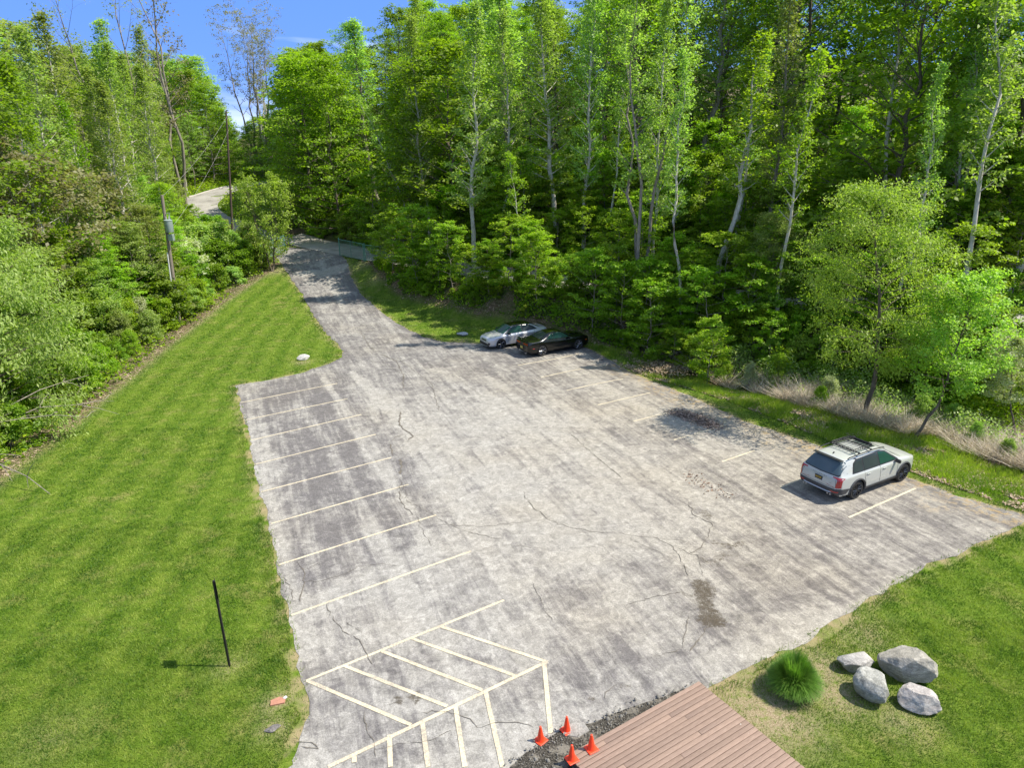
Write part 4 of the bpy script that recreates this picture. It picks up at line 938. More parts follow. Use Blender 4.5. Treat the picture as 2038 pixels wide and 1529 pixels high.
# --- shrubs left of the lawn
G3 = 'rounded green shrubs bordering the left lawn'; us3 = []; k = 0
pal = gp(430, 600)
spec = [(405, 575, 'silver', 4.4, 1.4, 'large silvery green shrub below the transformer pole'), (345, 585, 'silver', 3.6, 1.2, 'smaller silvery shrub left of the large silvery one'), (318, 672, 'silver', 2.6, 1.0, 'small straw green shrub at the lawn edge, near the row of dark shrubs'),
        (365, 650, 'dark', 3.6, 1.35, 'dark round shrub reaching the lawn edge below the silvery shrubs'), (480, 560, 'dark', 3.6, 1.2, 'green shrub at the far end of the left lawn'), (285, 700, 'olive', 2.8, 1.0, 'olive green shrub left of the small straw green one')]
for (px, py, lm, h_, sx, lab) in spec:
    p = gp(px, py); x, y = p[0]-1.6, p[1]+.6; us3.append((x, y)); plant('shrub', 'feather0' if lm in ('silver', 'olive') else 'shrub%d' % rnd_t.randrange(3), lm, 'mid', x, y, h_, None, sx, lab, 'shrub')
HL = hedge_line
for i in range(6000):
    j = rnd_t.randrange(1, len(HL)-1); f_ = rnd_t.random(); a, b = HL[j], HL[j+1] if j+1 < len(HL) else HL[j]; q = a*(1-f_)+b*f_
    dep = 1.3+rnd_t.random()**1.2*9; x, y = q[0]-dep, q[1]+dep*.15
    if not free(x, y, us3, 1.75): continue
    us3.append((x, y)); k += 1
    lm = rnd_t.choice(['dark', 'maple', 'bright', 'dark', 'poplar', 'willow'])
    if dep < 2.5: h_ = rnd_t.uniform(1.5, 2.5)
    else: h_ = rnd_t.uniform(2.2, 4.2)
    plant('shrub', rnd_t.choice(['shrub0', 'shrub1', 'shrub2', 'feather0']), lm, 'mid', x, y, h_, None, rnd_t.uniform(.9, 1.25), '{s} {c} rounded shrub bordering the left lawn, {l}', 'shrub', G3)
    if k > 120: break
print('shrubs', k)
# dense small green thicket in front of the upper road
for i in range(60):
    x, y = rnd_t.uniform(-46, -25), rnd_t.uniform(66, 92)
    if abs(float(poly_sd(UPR, [x], [y])[0][0])) < 4.6 or float(poly_sd(hedge_line, [x], [y])[0][0]) < 0 and y < 70: continue
    if inpoly(lot_poly, np.array([x]), np.array([y]))[0] or closed_d(lot_poly, np.array([x]), np.array([y]))[0] < 1.6 or x > -24.5 - (y-66)*0.2: continue
    if not free(x, y, us3, 2.0): continue
    us3.append((x, y)); plant('shrub', 'shrub%d' % rnd_t.randrange(3), rnd_t.choice(['dark', 'maple', 'olive']), 'mid', x, y, rnd_t.uniform(2.0, 3.4), None, 1.1, '{c} shrub on the left bank, {l}', 'shrub', 'shrubs on the bank below the upper road')
# willows at the left
plant('willow_tree', 'willow0', 'willow', 'dark', -27.6, 34.0, 10.6, 0.4, 1.12, 'big feathery pale green willow at the left edge, its branches reaching over the lawn', 'tree')
plant('willow_tree', 'willow0', 'willow', 'dark', -26.6, 27.6, 7.2, 2.4, 1.1, 'nearer low willow in the left corner above the lawn edge', 'tree')
plant('willow_tree', 'willow0', 'willow', 'dark', -33.0, 42.0, 8.6, 4.0, 1.0, 'willow behind the big one, nearer to the wood', 'tree')
# low bushes at the foot of the wood: on the bank and along the far side of the forest road
us6 = []; k = 0
for i in range(5000):
    tt = rnd_t.uniform(2.6, 9.4); i0 = int(tt); f_ = tt-i0; a, b = ROAD2[i0], ROAD2[min(i0+1, len(ROAD2)-1)]
    d = (b-a)/np.hypot(*(b-a)); far_ = rnd_t.random() < .42; s1 = rnd_t.uniform(3.3, 6.5) if far_ else -rnd_t.uniform(2.9, 8.0+3.5*(tt < 6.2)); q = a*(1-f_)+b*f_+np.array([-d[1], d[0]])*s1; x, y = float(q[0]), float(q[1])
    pxx = 1019+F*x/(max(y, 5)*CPI)
    if not 590 < pxx < 2090 or (not far_ and pxx < 735): continue
    if closed_d(lawn_poly, np.array([x]), np.array([y]))[0] < 0.55 or (s1 < -5.6 and x > 13) or inpoly(lawn_poly, np.array([x]), np.array([y]))[0] or inpoly(lot_poly, np.array([x]), np.array([y]))[0] or not free(x, y, us6, 1.3): continue
    us6.append((x, y)); k += 1
    plant('bush', rnd_t.choice(['shrub0', 'shrub1', 'shrub2']), rnd_t.choice(['bright', 'maple', 'bright', 'yellow']), 'mid', x, y, rnd_t.uniform(1.3, 2.6) if far_ or closed_d(lawn_poly, np.array([x]), np.array([y]))[0] > 1.7 else rnd_t.uniform(.55, 1.1), None, rnd_t.uniform(.9, 1.4), '{c} bush ' + ('beyond the forest road' if far_ else 'on the bank below the forest road')+', {l}', 'bush', 'bushes along the forest road')
    if k > 210: break
print('bushes', k)
# pale weeds behind the reeds
GW = 'pale green bushes among the reeds'; us4 = []; k = 0
for i in range(3000):
    x, y = rnd_t.uniform(9, 32), rnd_t.uniform(16, 48)
    if not inpoly(reed, np.array([x]), np.array([y]))[0] or not free(x, y, us4, 1.15) or not free(x, y, [(pA[0], pA[1]), (pB[0], pB[1])], 1.5): continue
    if float(poly_sd(STRIP, [x], [y])[0][0]) < 1.3: continue
    us4.append((x, y)); k += 1
    plant('weedy_bush', 'feather0', rnd_t.choice(['willow', 'poplar', 'bright', 'silver']), 'mid', x, y, rnd_t.uniform(.8, 2.0), None, rnd_t.uniform(.6, 1.1), 'small feathery {c} bush among the dry reeds, {l}', 'bush', GW)
    if k > 34: break
# bare branches of the willow reaching over the lawn
mb = MB()
def limb(pts, r0, nb=7, seed=1):
    rn_ = random.Random(seed); P = [Vector(p) for p in pts]; mb.tube(P, [max(.008, r0*(1-i/len(P)*.9)) for i in range(len(P))], 5, False)
    for k_ in range(nb):
        i = rn_.randrange(1, len(P)); a = P[i]; d = (P[i]-P[i-1]).normalized(); q = a+(d*rn_.uniform(.5, 1.1)+Vector((rn_.gauss(0, .5), rn_.gauss(0, .5), rn_.gauss(0, .3))))*rn_.uniform(.5, 1.2)
        mb.tube([a, (a+q)/2+Vector((0, 0, .08)), q], [.022, .014, .006], 4, False)
b0 = Vector((-27.0, 30.0, 0.6))
for (px, py, dep, sd_) in ((210, 800, 34, 1), (185, 745, 36, 2), (120, 985, 26.5, 3), (160, 830, 32, 5)):
    e_ = Vector(at(px, py, dep)); pts = [b0.lerp(e_, t)+Vector((0, 0, 0.7*math.sin(t*3.1)))+Vector((random.Random(sd_*10+i).gauss(0, .15), 0, random.Random(sd_*10+i+5).gauss(0, .1))) for i, t in enumerate([0, .2, .4, .6, .8, 1])]
    limb(pts, .05, 8, sd_)
tag(mb.build('fallen_branches', BARK['mid'], None, True), 'bare grey willow branches reaching low over the left lawn edge', 'branches')

# ------------------------------------------------------------------ cars
def paint_mat(name, color, rough=0.32, metal=0.0, coat=1.0):
    m, n, out = mat_new(name); co = obj_co(n); f = noise(n, co, 3, 5)
    col = mix(n, ramp(n, f, [(0.35, 0.0), (0.7, 0.25)]), color, tuple(c*0.82 for c in color))
    b = principled(n, out, col, rough, metal, 0.5, None, coat); b.inputs['Coat Roughness'].default_value = 0.06
    return m
def glass_mat(name, color=(0.02, 0.028, 0.028)):
    m, n, out = mat_new(name); co = obj_co(n); f = noise(n, co, 1.5, 3)
    col = mix(n, f, color, tuple(c*1.8+0.004 for c in color)); principled(n, out, col, 0.08, 0, 0.18); return m
GLASS = glass_mat('car_glass'); GLASSG = glass_mat('tinted_car_glass', (0.008, 0.036, 0.024)); GLASSR = glass_mat('rear_car_glass', (0.05, 0.075, 0.09))
TRIM = simple('black_trim', (0.02, 0.02, 0.022), 0.45); CLAD = simple('grey_cladding', (0.045, 0.045, 0.048), 0.6)
TYRE = simple('tyre_rubber', (0.022, 0.021, 0.02), 0.85, var=.3); RIMB = simple('black_rim', (0.02, 0.02, 0.022), 0.3); RIMS = simple('machined_rim', (0.45, 0.45, 0.46), 0.25, 0.9)
RED = paint_mat('red_lens', (0.33, 0.008, 0.012), 0.15); WHITEL = simple('clear_lens', (0.55, 0.57, 0.60), 0.1); SILV = simple('satin_metal', (0.5, 0.5, 0.52), 0.3, 0.8)
AMBER = simple('amber_lens', (0.6, 0.15, 0.02), 0.2); YEL = simple('plate_yellow', (0.75, 0.5, 0.03), 0.6); DARKWELL = simple('wheel_well', (0.008, 0.008, 0.008), 0.9)

def smooth_tab(tab, x, k=3, h=0.035):
    xs, ys = zip(*tab); acc = 0; ws = 0
    for i in range(-k, k+1):
        w_ = math.exp(-(i/k)**2*1.5); acc += w_*np.interp(x+i*h/k, xs, ys); ws += w_
    return acc/ws
class Car:
    def __init__(s, name, spec, loc, head, label):
        s.sp = spec; s.e = empty(name, (loc[0], loc[1], loc[2]), head); tag(s.e, label, 'car'); s.body()
    def prof(s, x):
        sp = s.sp; L_ = sp['L']; zt = float(smooth_tab(sp['zt'], x, h=sp.get('h', .04))); zb = float(np.interp(x, *zip(*sp['zb']))); w_ = float(smooth_tab(sp['w'], x, h=.05))
        belt = float(smooth_tab(sp['belt'], x, h=.05)); zs = min(belt, zt-0.03)
        crown = 0.035+0.045*min(1, max(0, (zt-belt)/0.3)); zte = max(zs+0.012, zt-crown)
        gh = max(0, zte-zs); sh = w_-0.05-0.03*min(1, gh/.2)
        wt = max(0.2, sh-0.035-sp['tumble']*gh) if gh > 0.05 else sh-0.035-sp['tumble']*gh-0.05*(1-gh/.05)
        mid = zb+(zs-zb)*0.5; hip = sp.get('hip', 0.0)
        pts = [(0, zb), (w_*.8, zb), (w_-.05, zb+.03), (w_-.012, zb+.13), (w_, mid), (w_-.012-hip*.3, zs-.14), (w_-.018, zs-.07), (sh, zs), (wt, zte), (wt*.72, zt-crown*.28), (wt*.36, zt-crown*.05), (0, zt)]
        return pts
    def body(s):
        sp = s.sp; L_ = sp['L']
        xs = np.unique(np.concatenate([np.linspace(0, .25, 12), np.linspace(.25, L_-.3, 70), np.linspace(L_-.3, L_, 12)]))
        V = []; nP = None; rows = []
        for x in xs:
            h = s.prof(x); P = [h[0]]
            for a, b in zip(h[:-1], h[1:]): P.append(((a[0]*.78+b[0]*.22), (a[1]*.78+b[1]*.22))); P.append(((a[0]*.22+b[0]*.78), (a[1]*.22+b[1]*.78)))
            P[1] = h[0]; P.append(h[-1]); P = P[1:]
            full = [(-y, z) for y, z in P] + [(y, z) for y, z in P[1:-1][::-1]]
            rows.append([(x, y, z) for y, z in full])
        k = len(rows[0]); F_ = []
        for r in rows: V += r
        for i in range(len(rows)-1):
            for j in range(k):
                F_.append((i*k+j, i*k+(j+1) % k, (i+1)*k+(j+1) % k, (i+1)*k+j))
        F_.append(tuple(range(k))[::-1]); F_.append(tuple((len(rows)-1)*k+j for j in range(k)))
        me = bpy.data.meshes.new('body'); me.from_pydata(V, [], F_); me.update()
        bm = bmesh.new(); bm.from_mesh(me); bmesh.ops.recalc_face_normals(bm, faces=bm.faces); bm.to_mesh(me)
        s.bvh = BVHTree.FromBMesh(bm); bm.free()
        me.materials.append(sp['paint']); me.materials.append(DARKWELL)
        o = link('body', me, None, s.e)
        # wheel arches cut out of the body
        cut = MB()
        for ax in (sp['ro'], sp['L']-sp['fo']):
            for sg in (-1, 1):
                y0, y1 = sg*(sp['W']/2-0.34), sg*(sp['W']/2+0.2); r_ = sp['arch']; n_ = 28; b_ = []
                v = [(ax+r_*math.cos(2*math.pi*q/n_), yy, sp['wr']+r_*math.sin(2*math.pi*q/n_)) for yy in (y0, y1) for q in range(n_)]
                f = [(q, (q+1) % n_, n_+(q+1) % n_, n_+q) for q in range(n_)]+[tuple(range(n_))[::-1], tuple(range(n_, 2*n_))]
                cut.add(v, f)
        cme = bpy.data.meshes.new('cut'); cme.from_pydata(cut.v, [], cut.f); cme.materials.append(sp['paint']); cme.materials.append(DARKWELL)
        for p in cme.polygons: p.material_index = 1
        bm = bmesh.new(); bm.from_mesh(cme); bmesh.ops.recalc_face_normals(bm, faces=bm.faces); bm.to_mesh(cme); bm.free()
        co_ = bpy.data.objects.new('cut', cme); C.objects.link(co_); co_.matrix_world = Matrix.Identity(4)
        o.parent = None
        md = o.modifiers.new('b', 'BOOLEAN'); md.operation = 'DIFFERENCE'; md.object = co_; md.solver = 'EXACT'
        bpy.context.view_layer.update(); dg = bpy.context.evaluated_depsgraph_get()
        nm = bpy.data.meshes.new_from_object(o.evaluated_get(dg)); o.modifiers.clear(); o.data = nm; nm.name = 'body'
        bpy.data.objects.remove(co_); o.parent = s.e
        for p in nm.polygons: p.use_smooth = True
        try: nm.set_sharp_from_angle(angle=R(32))
        except Exception: pass
        s.bodyo = o
    def hit(s, axis, a, b):
        if axis == 'rear': org, d = Vector((-2, a, b)), Vector((1, 0, 0))
        elif axis == 'front': org, d = Vector((s.sp['L']+2, a, b)), Vector((-1, 0, 0))
        elif axis == 'right': org, d = Vector((a, -3, b)), Vector((0, 1, 0))
        elif axis == 'left': org, d = Vector((a, 3, b)), Vector((0, -1, 0))
        else: org, d = Vector((a, b, 4)), Vector((0, 0, -1))
        h = s.bvh.ray_cast(org, d); return h, d
    def decal(s, name, poly, axis, mat, off=0.008, step=0.06, parent=None, thick=0.0):
        P = rough_line(np.array(poly, float), step, 0.0, 1)
        x0, y0 = P.min(0); x1, y1 = P.max(0); gx, gy = np.meshgrid(np.arange(x0, x1, step), np.arange(y0, y1, step)); gx, gy = gx.ravel(), gy.ravel()
        k = inpoly(P, gx, gy); gx, gy = gx[k], gy[k]; k = closed_d(P, gx, gy) > step*.4 if len(gx) else []
        pts = [Vector(p) for p in P]+([Vector(p) for p in zip(gx[k], gy[k])] if len(gx) else []); nb = len(P)
        vs, es, fs, *_ = delaunay_2d_cdt(pts, [(i, (i+1) % nb) for i in range(nb)], [list(range(nb))], 1, 1e-5)
        V = []; ok = []
        for v in vs:
            h, d = s.hit(axis, v.x, v.y)
            if h[0] is None: V.append((0, 0, 0)); ok.append(False)
            else:
                nn = h[1] if h[1].dot(d) < 0 else -h[1]
                V.append(h[0]+nn*off-d*0.002); ok.append(True)
        me = bpy.data.meshes.new(name); fsk = [tuple(f) for f in fs if all(ok[i] for i in f)]; me.from_pydata(V, [], fsk); me.update()
        bm = bmesh.new(); bm.from_mesh(me); bmesh.ops.delete(bm, geom=[v for v in bm.verts if not v.link_faces], context='VERTS')
        d = s.hit(axis, float(P[0][0]), float(P[0][1]))[1]
        for f in bm.faces:
            f.normal_update()
            if f.normal.dot(d) > 0: f.normal_flip()
            f.smooth = True
        bm.to_mesh(me); bm.free()
        o = link(name, me, mat, parent or s.e)
        if thick: sd_ = o.modifiers.new('s', 'SOLIDIFY'); sd_.thickness = thick; sd_.offset = -1
        return o
    def wheel(s, ax, sg, rim_mat, spokes=10, twin=True):
        sp = s.sp; r_ = sp['wr']; wd = sp.get('tw', .24); rr = r_*sp.get('rimk', .72)
        t = MB(); t.lathe([(rr, -wd/2+.012), (r_*.90, -wd/2), (r_*.985, -wd/2+.03), (r_, -wd/2+.06), (r_, wd/2-.06), (r_*.985, wd/2-.03), (r_*.90, wd/2), (rr, wd/2-.012)], 36, 'Y')
        o = t.build('wheel', TYRE, s.e, True); o.location = (ax, sg*(sp['W']/2-wd/2-.015), r_)
        m = MB(); m.lathe([(rr, -wd/2+.012), (rr, wd/2-.012)][::-1], 36, 'Y'); m.lathe([(rr, wd/2-.01), (rr*1.0, wd/2+.004), (rr*.94, wd/2+.004), (rr*.93, wd/2-.03)], 36, 'Y')
        m.lathe([(0.001, wd/2-.01), (.055, wd/2-.012), (.07, wd/2-.03)], 16, 'Y')
        m2 = MB(); m2.lathe([(0.001, wd/2-.09), (rr, wd/2-.09)], 24, 'Y')
        for q in range(spokes):
            a_ = 2*math.pi*q/spokes
            for off in ((-.09, .09) if twin else (0,)):
                p0 = Vector((math.cos(a_)*.05, wd/2-.02, math.sin(a_)*.05)); p1 = Vector((math.cos(a_+off)*rr*.97, wd/2-.008, math.sin(a_+off)*rr*.97)); m.tube([p0, p1], [.022, .014 if twin else .02], 4)
        ro_ = m.build('rim', rim_mat, o, False); d_ = m2.build('brake_disc', DARKWELL, o, False)
        if sg < 0:
            o.rotation_euler = (0, 0, math.pi)
        return o
    def box(s, name, c, d, mat, ry=0, rz=0, bevel=.01, parent=None):
        mb = MB(); mb.box(c, d, rz, ry); return mb.build(name, mat, parent or s.e, False, bevel)
    def mirror(s, x, z, mat, sgs=(-1, 1)):
        for sg in sgs:
            y = sg*(s.sp['W']/2+.03); mb = MB(); mb.box((0, 0, 0), (.10, .22, .15)); mb.box((-.0, -sg*.10, -.05), (.06, .14, .05)); o = mb.build('wing_mirror', mat, s.e, False, .035); o.location = (x, y+sg*.04, z)
    def text(s, name, body, size, co_, mat, axis='rear', space=1.0, off=.004):
        cu = bpy.data.curves.new(name, 'FONT'); cu.body = body; cu.size = size; cu.align_x = 'CENTER'; cu.align_y = 'CENTER'; cu.extrude = .002; cu.space_character = space
        t = bpy.data.objects.new(name, cu); C.objects.link(t); bpy.context.view_layer.update(); dg = bpy.context.evaluated_depsgraph_get()
        me = bpy.data.meshes.new_from_object(t.evaluated_get(dg)); bpy.data.objects.remove(t)
        # text x -> car -y seen from behind, text y -> z
        me2 = me; V = np.zeros(len(me.vertices)*3, np.float32); me.vertices.foreach_get('co', V); V = V.reshape(-1, 3); out = []
        for v in V:
            yy = -v[0]+co_[0]; zz = v[1]+co_[1]; h, d = s.hit('rear', float(yy), float(zz)); x_ = h[0].x if h[0] else 0.05
            out.append((x_-off-v[2], yy, zz))
        me.vertices.foreach_set('co', np.array(out, np.float32).ravel()); me.update(); me.name = name
        o = bpy.data.objects.new(name, me); C.objects.link(o); o.parent = s.e
        me.materials.clear(); me.materials.append(mat); return o
    def seam(s, pts, axis, parent=None, w_=.006, name='panel_gap'):
        mb = MB()
        for a, b in zip(pts[:-1], pts[1:]):
            n_ = max(2, int(math.hypot(b[0]-a[0], b[1]-a[1])/.08)); P = []
            for i in range(n_+1):
                u = a[0]+(b[0]-a[0])*i/n_; v = a[1]+(b[1]-a[1])*i/n_; h, d = s.hit(axis, u, v)
                if h[0]: P.append(h[0]-d*.001)
            if len(P) > 1: mb.tube(P, w_, 4)
        return mb.build(name, DARKWELL, parent or s.e)

# --- white SUV
HS = R(28.3)
def car_origin(contact, along, side, W_, head):
    ca, sa = math.cos(head), math.sin(head); lx, ly = along, side
    return (contact[0]-(ca*lx-sa*ly), contact[1]-(sa*lx+ca*ly), 0.012)
SUVP = paint_mat('grey_white_paint', (0.41, 0.42, 0.385), 0.34)
suv = dict(L=5.0, W=1.98, ro=1.13, fo=.93, wr=.395, arch=.455, tw=.26, tumble=.40, rimk=.70, h=.03, paint=SUVP,
    zt=[(0, .70), (.03, .92), (.06, 1.02), (.10, 1.10), (.15, 1.17), (.44, 1.58), (.52, 1.66), (.62, 1.695), (1.2, 1.73), (2.1, 1.745), (2.8, 1.70), (3.05, 1.63), (3.78, 1.21), (3.9, 1.17), (4.3, 1.12), (4.75, 1.03), (4.90, .95), (4.97, .80), (5.0, .66)],
    belt=[(0, 1.0), (.2, 1.12), (1.2, 1.13), (3.7, 1.08), (4.4, 1.03), (5, .92)], zb=[(0, .42), (.25, .26), (4.6, .24), (5, .36)],
    w=[(0, .80), (.06, .88), (.2, .945), (.6, .975), (1.5, .985), (3.8, .985), (4.4, .965), (4.7, .92), (4.9, .82), (5.0, .70)])
RR = gp(1703, 994); org = car_origin(RR, 1.13, -.97, 1.98, HS)
c = Car('family_suv', suv, org, HS, 'pale grey white SUV with a black roof basket at the right of the lot')
for ax in (1.13, 4.07):
    for sg in (-1, 1): c.wheel(ax, sg, RIMB, 10, True)
c.decal('rear_window', [(-.70, 1.60), (.70, 1.60), (.80, 1.20), (.72, 1.16), (0, 1.13), (-.72, 1.16), (-.80, 1.20)], 'rear', GLASSR, .012)
rw = c.decal('rear_window_frame', [(-.76, 1.635), (.76, 1.635), (.86, 1.20), (.76, 1.13), (0, 1.10), (-.76, 1.13), (-.86, 1.20)], 'rear', TRIM, .006)
sp_ = MB(); sp_.box((.43, 0, 1.672), (.16, 1.30, .03)); sp_.build('roof_spoiler', TRIM, c.e, False, .012)
for ax in ('right', 'left'):
    c.decal('window_frame', [(.80, 1.13), (.98, 1.50), (1.2, 1.60), (2.6, 1.63), (3.0, 1.56), (3.62, 1.16), (3.66, 1.10)], ax, TRIM, .005)
    c.decal('side_window', [(.87, 1.17), (1.02, 1.48), (1.2, 1.555), (1.50, 1.575), (1.47, 1.16)], ax, GLASS, .010)
    c.decal('side_window', [(1.53, 1.16), (1.56, 1.58), (2.45, 1.595), (2.42, 1.15)], ax, GLASS, .010)
    c.decal('side_window', [(2.50, 1.15), (2.53, 1.595), (2.65, 1.59), (2.97, 1.52), (3.50, 1.16), (3.50, 1.14)], ax, GLASSG, .010)
    c.decal('sill_cladding', [(1.60, .27), (3.60, .27), (3.60, .43), (1.60, .41)], ax, CLAD, .02, .08)
    c.seam([(1.52, 1.12), (1.50, .95), (1.62, .62), (1.66, .45)], ax); c.seam([(2.47, 1.12), (2.49, .46)], ax); c.seam([(3.60, 1.08), (3.56, .46)], ax)
    sg = -1 if ax == 'right' else 1
    for hx in (1.72, 2.72):
        h, d = c.hit(ax, hx, .98); mb = MB(); mb.box(tuple(h[0]-d*.02), (.22, .03, .035)); mb.build('door_handle', SUVP, c.e, False, .01)
    for axx in (1.13, 4.07):
        mb = MB(); pts = []
        for q in range(15):
            a_ = math.pi*(-0.06+1.12*q/14); p = (axx+math.cos(a_)*.475, .395+math.sin(a_)*.475); h, d = c.hit(ax, *p)
            yv = h[0].y if h[0] else sg*.97
            pts.append(Vector((p[0], yv+sg*.0, p[1])))
        mb.tube(pts, .042, 6); mb.build('arch_flare', CLAD, c.e, True)
    # roof rail
    pts = [Vector((x_, sg*(y_), z_)) for x_, y_, z_ in ((.72, .66, 1.70), (.80, .665, 1.745), (1.4, .67, 1.77), (2.3, .665, 1.775), (2.9, .655, 1.725), (2.98, .65, 1.675))]
    mb = MB(); mb.tube(pts, .022, 6); mb.build('roof_rail', TRIM, c.e, True)
c.mirror(3.42, 1.13, TRIM)
c.decal('windshield', [(3.72, -.70), (3.72, .70), (3.10, .60), (3.10, -.60)], 'top', GLASS, .010)
c.decal('sunroof', [(2.30, -.40), (2.80, -.38), (2.80, .38), (2.30, .40)], 'top', GLASS, .006)
c.decal('rear_bumper', [(-.93, .66), (-.93, .34), (.93, .34), (.93, .66), (.5, .62), (-.5, .62)], 'rear', CLAD, .02, .07)
c.decal('bumper_side', [(.02, .44), (.45, .40), (.64, .60), (.02, .66)], 'right', CLAD, .018, .07)
c.decal('bumper_side', [(.02, .44), (.45, .40), (.64, .60), (.02, .66)], 'left', CLAD, .018, .07)
mb = MB(); mb.tube([(.03, -.72, .46), (-.035, -.5, .45), (-.045, 0, .45), (-.035, .5, .45), (.03, .72, .46)], .028, 6); mb.build('bumper_strip', SILV, c.e, True)
for sg in (-1, 1):
    c.decal('tail_light', [(sg*.93, 1.06), (sg*.93, .70), (sg*.78, .70), (sg*.80, .98), (sg*.76, 1.04), (sg*.60, 1.05), (sg*.58, 1.09), (sg*.88, 1.10)][::sg], 'rear', RED, .014, .04)
    c.decal('tail_light', [(.0, .70), (.13, .72), (.17, 1.02), (.10, 1.07), (.0, 1.06)], 'right' if sg < 0 else 'left', RED, .012, .04)
    c.decal('rear_reflector', [(sg*.88, .56), (sg*.88, .51), (sg*.60, .49), (sg*.60, .54)], 'rear', RED, .03, .05)
    mb = MB(); mb.tube([(.0, sg*.62, .37), (-.03, sg*.62, .37)], .035, 8); mb.tube([(.0, sg*.50, .37), (-.03, sg*.50, .37)], .035, 8); mb.build('exhaust_tip', SILV, c.e, True)
h, d = c.hit('rear', 0, .865)
pl = MB(); pl.box((h[0].x-.012, 0, .86), (.012, .34, .17)); plo = pl.build('number_plate', simple('plate_black', (.012, .014, .03), .4), c.e, False, .004)
c.seam([(-.72, 1.06), (-.80, .70), (-.5, .66), (.5, .66), (.80, .70), (.72, 1.06)], 'rear')
c.seam([(3.95, -.80), (3.86, 0), (3.95, .80)], 'top')
o = c.text('plate_characters', 'METZPS', .078, (0, .865), YEL, off=.030); o.data.name = 'plate_characters'
c.text('tailgate_lettering', 'TELLURIDE', .075, (0, 1.0), simple('grey_letters', (.16, .16, .16), .4), space=1.9, off=.006)
c.text('trim_badge', 'SX', .05, (.62, .88), SILV, off=.006); c.text('drive_badge', 'AWD', .045, (-.55, .83), SILV, off=.006)
mb = MB()      # roof basket: frame, cross bars, slats and low rails
bx0, bx1, by_ = 1.25, 2.35, .50
for x_ in (1.42, 2.15): mb.box((x_, 0, 1.80), (.05, 1.30, .03)); mb.box((x_, .64, 1.785), (.07, .05, .06)); mb.box((x_, -.64, 1.785), (.07, .05, .06))
for z_ in (1.84, 1.94):
    mb.tube([(bx0, -by_, z_), (bx1, -by_, z_), (bx1, by_, z_), (bx0, by_, z_), (bx0, -by_, z_)], .015, 5)
for i in range(9):
    x_ = bx0+(bx1-bx0)*i/8
    for sg in (-1, 1): mb.tube([(x_, sg*by_, 1.84), (x_, sg*by_, 1.94)], .009, 4)
for i in range(6): y_ = -by_+2*by_*(i+.5)/6; mb.tube([(bx0, y_, 1.84), (bx1, y_, 1.84)], .011, 4)
for i in range(5):
    y_ = -by_+2*by_*i/4; mb.tube([(bx1, y_, 1.84), (bx1, y_, 1.94)], .009, 4); mb.tube([(bx0, y_, 1.84), (bx0, y_, 1.94)], .009, 4)
mb.box((bx1+.05, 0, 1.87), (.03, .98, .10), 0, -.5)
mb.build('roof_basket', TRIM, c.e)
mb = MB(); mb.add([(.70, -.02, 1.715), (.70, .02, 1.715), (.84, 0, 1.725), (.74, 0, 1.79)], [(0, 1, 3), (1, 2, 3), (2, 0, 3)]); mb.build('roof_antenna', TRIM, c.e)

# --- black muscle coupe
BLK = paint_mat('black_paint', (0.004, 0.0045, 0.004), 0.14, 0.0, 0.2)
cou = dict(L=5.02, W=1.92, ro=1.12, fo=.95, wr=.355, arch=.40, tw=.25, tumble=.52, rimk=.76, h=.05, paint=BLK, hip=-.03,
    zt=[(0, .70), (.03, .88), (.07, 1.0), (.12, 1.06), (.22, 1.045), (.6, 1.035), (.95, 1.05), (1.1, 1.10), (1.75, 1.37), (2.0, 1.425), (2.35, 1.45), (2.7, 1.43), (2.9, 1.37), (3.60, 1.04), (3.75, 1.01), (4.2, 1.0), (4.7, .93), (4.92, .84), (5.0, .72), (5.02, .6)],
    belt=[(0, .95), (1, 1.0), (1.6, 1.0), (2.4, .95), (3.6, .95), (4.4, .93), (5, .8)], zb=[(0, .36), (.3, .22), (4.7, .20), (5.02, .26)],
    w=[(0, .83), (.06, .90), (.25, .94), (.9, .96), (1.5, .955), (2.4, .935), (3.6, .95), (4.2, .955), (4.7, .91), (4.92, .84), (5.02, .74)])
H2 = R(27.5); p = gp(1080, 710); org = car_origin(p, 1.12, -.94, 1.92, H2)
c = Car('muscle_coupe', cou, org, H2, 'black two door coupe parked nose to the trees beside the silver car')
for ax in (1.12, 4.07):
    for sg in (-1, 1): c.wheel(ax, sg, simple('grey_alloy', (.22, .22, .23), .3, .8), 7, False)
c.decal('rear_window', [(1.08, -.60), (1.08, .60), (1.74, .52), (1.74, -.52)], 'top', GLASS, .010)
c.decal('windshield', [(3.52, -.72), (3.56, 0), (3.52, .72), (2.95, .60), (2.95, -.60)], 'top', GLASS, .010)
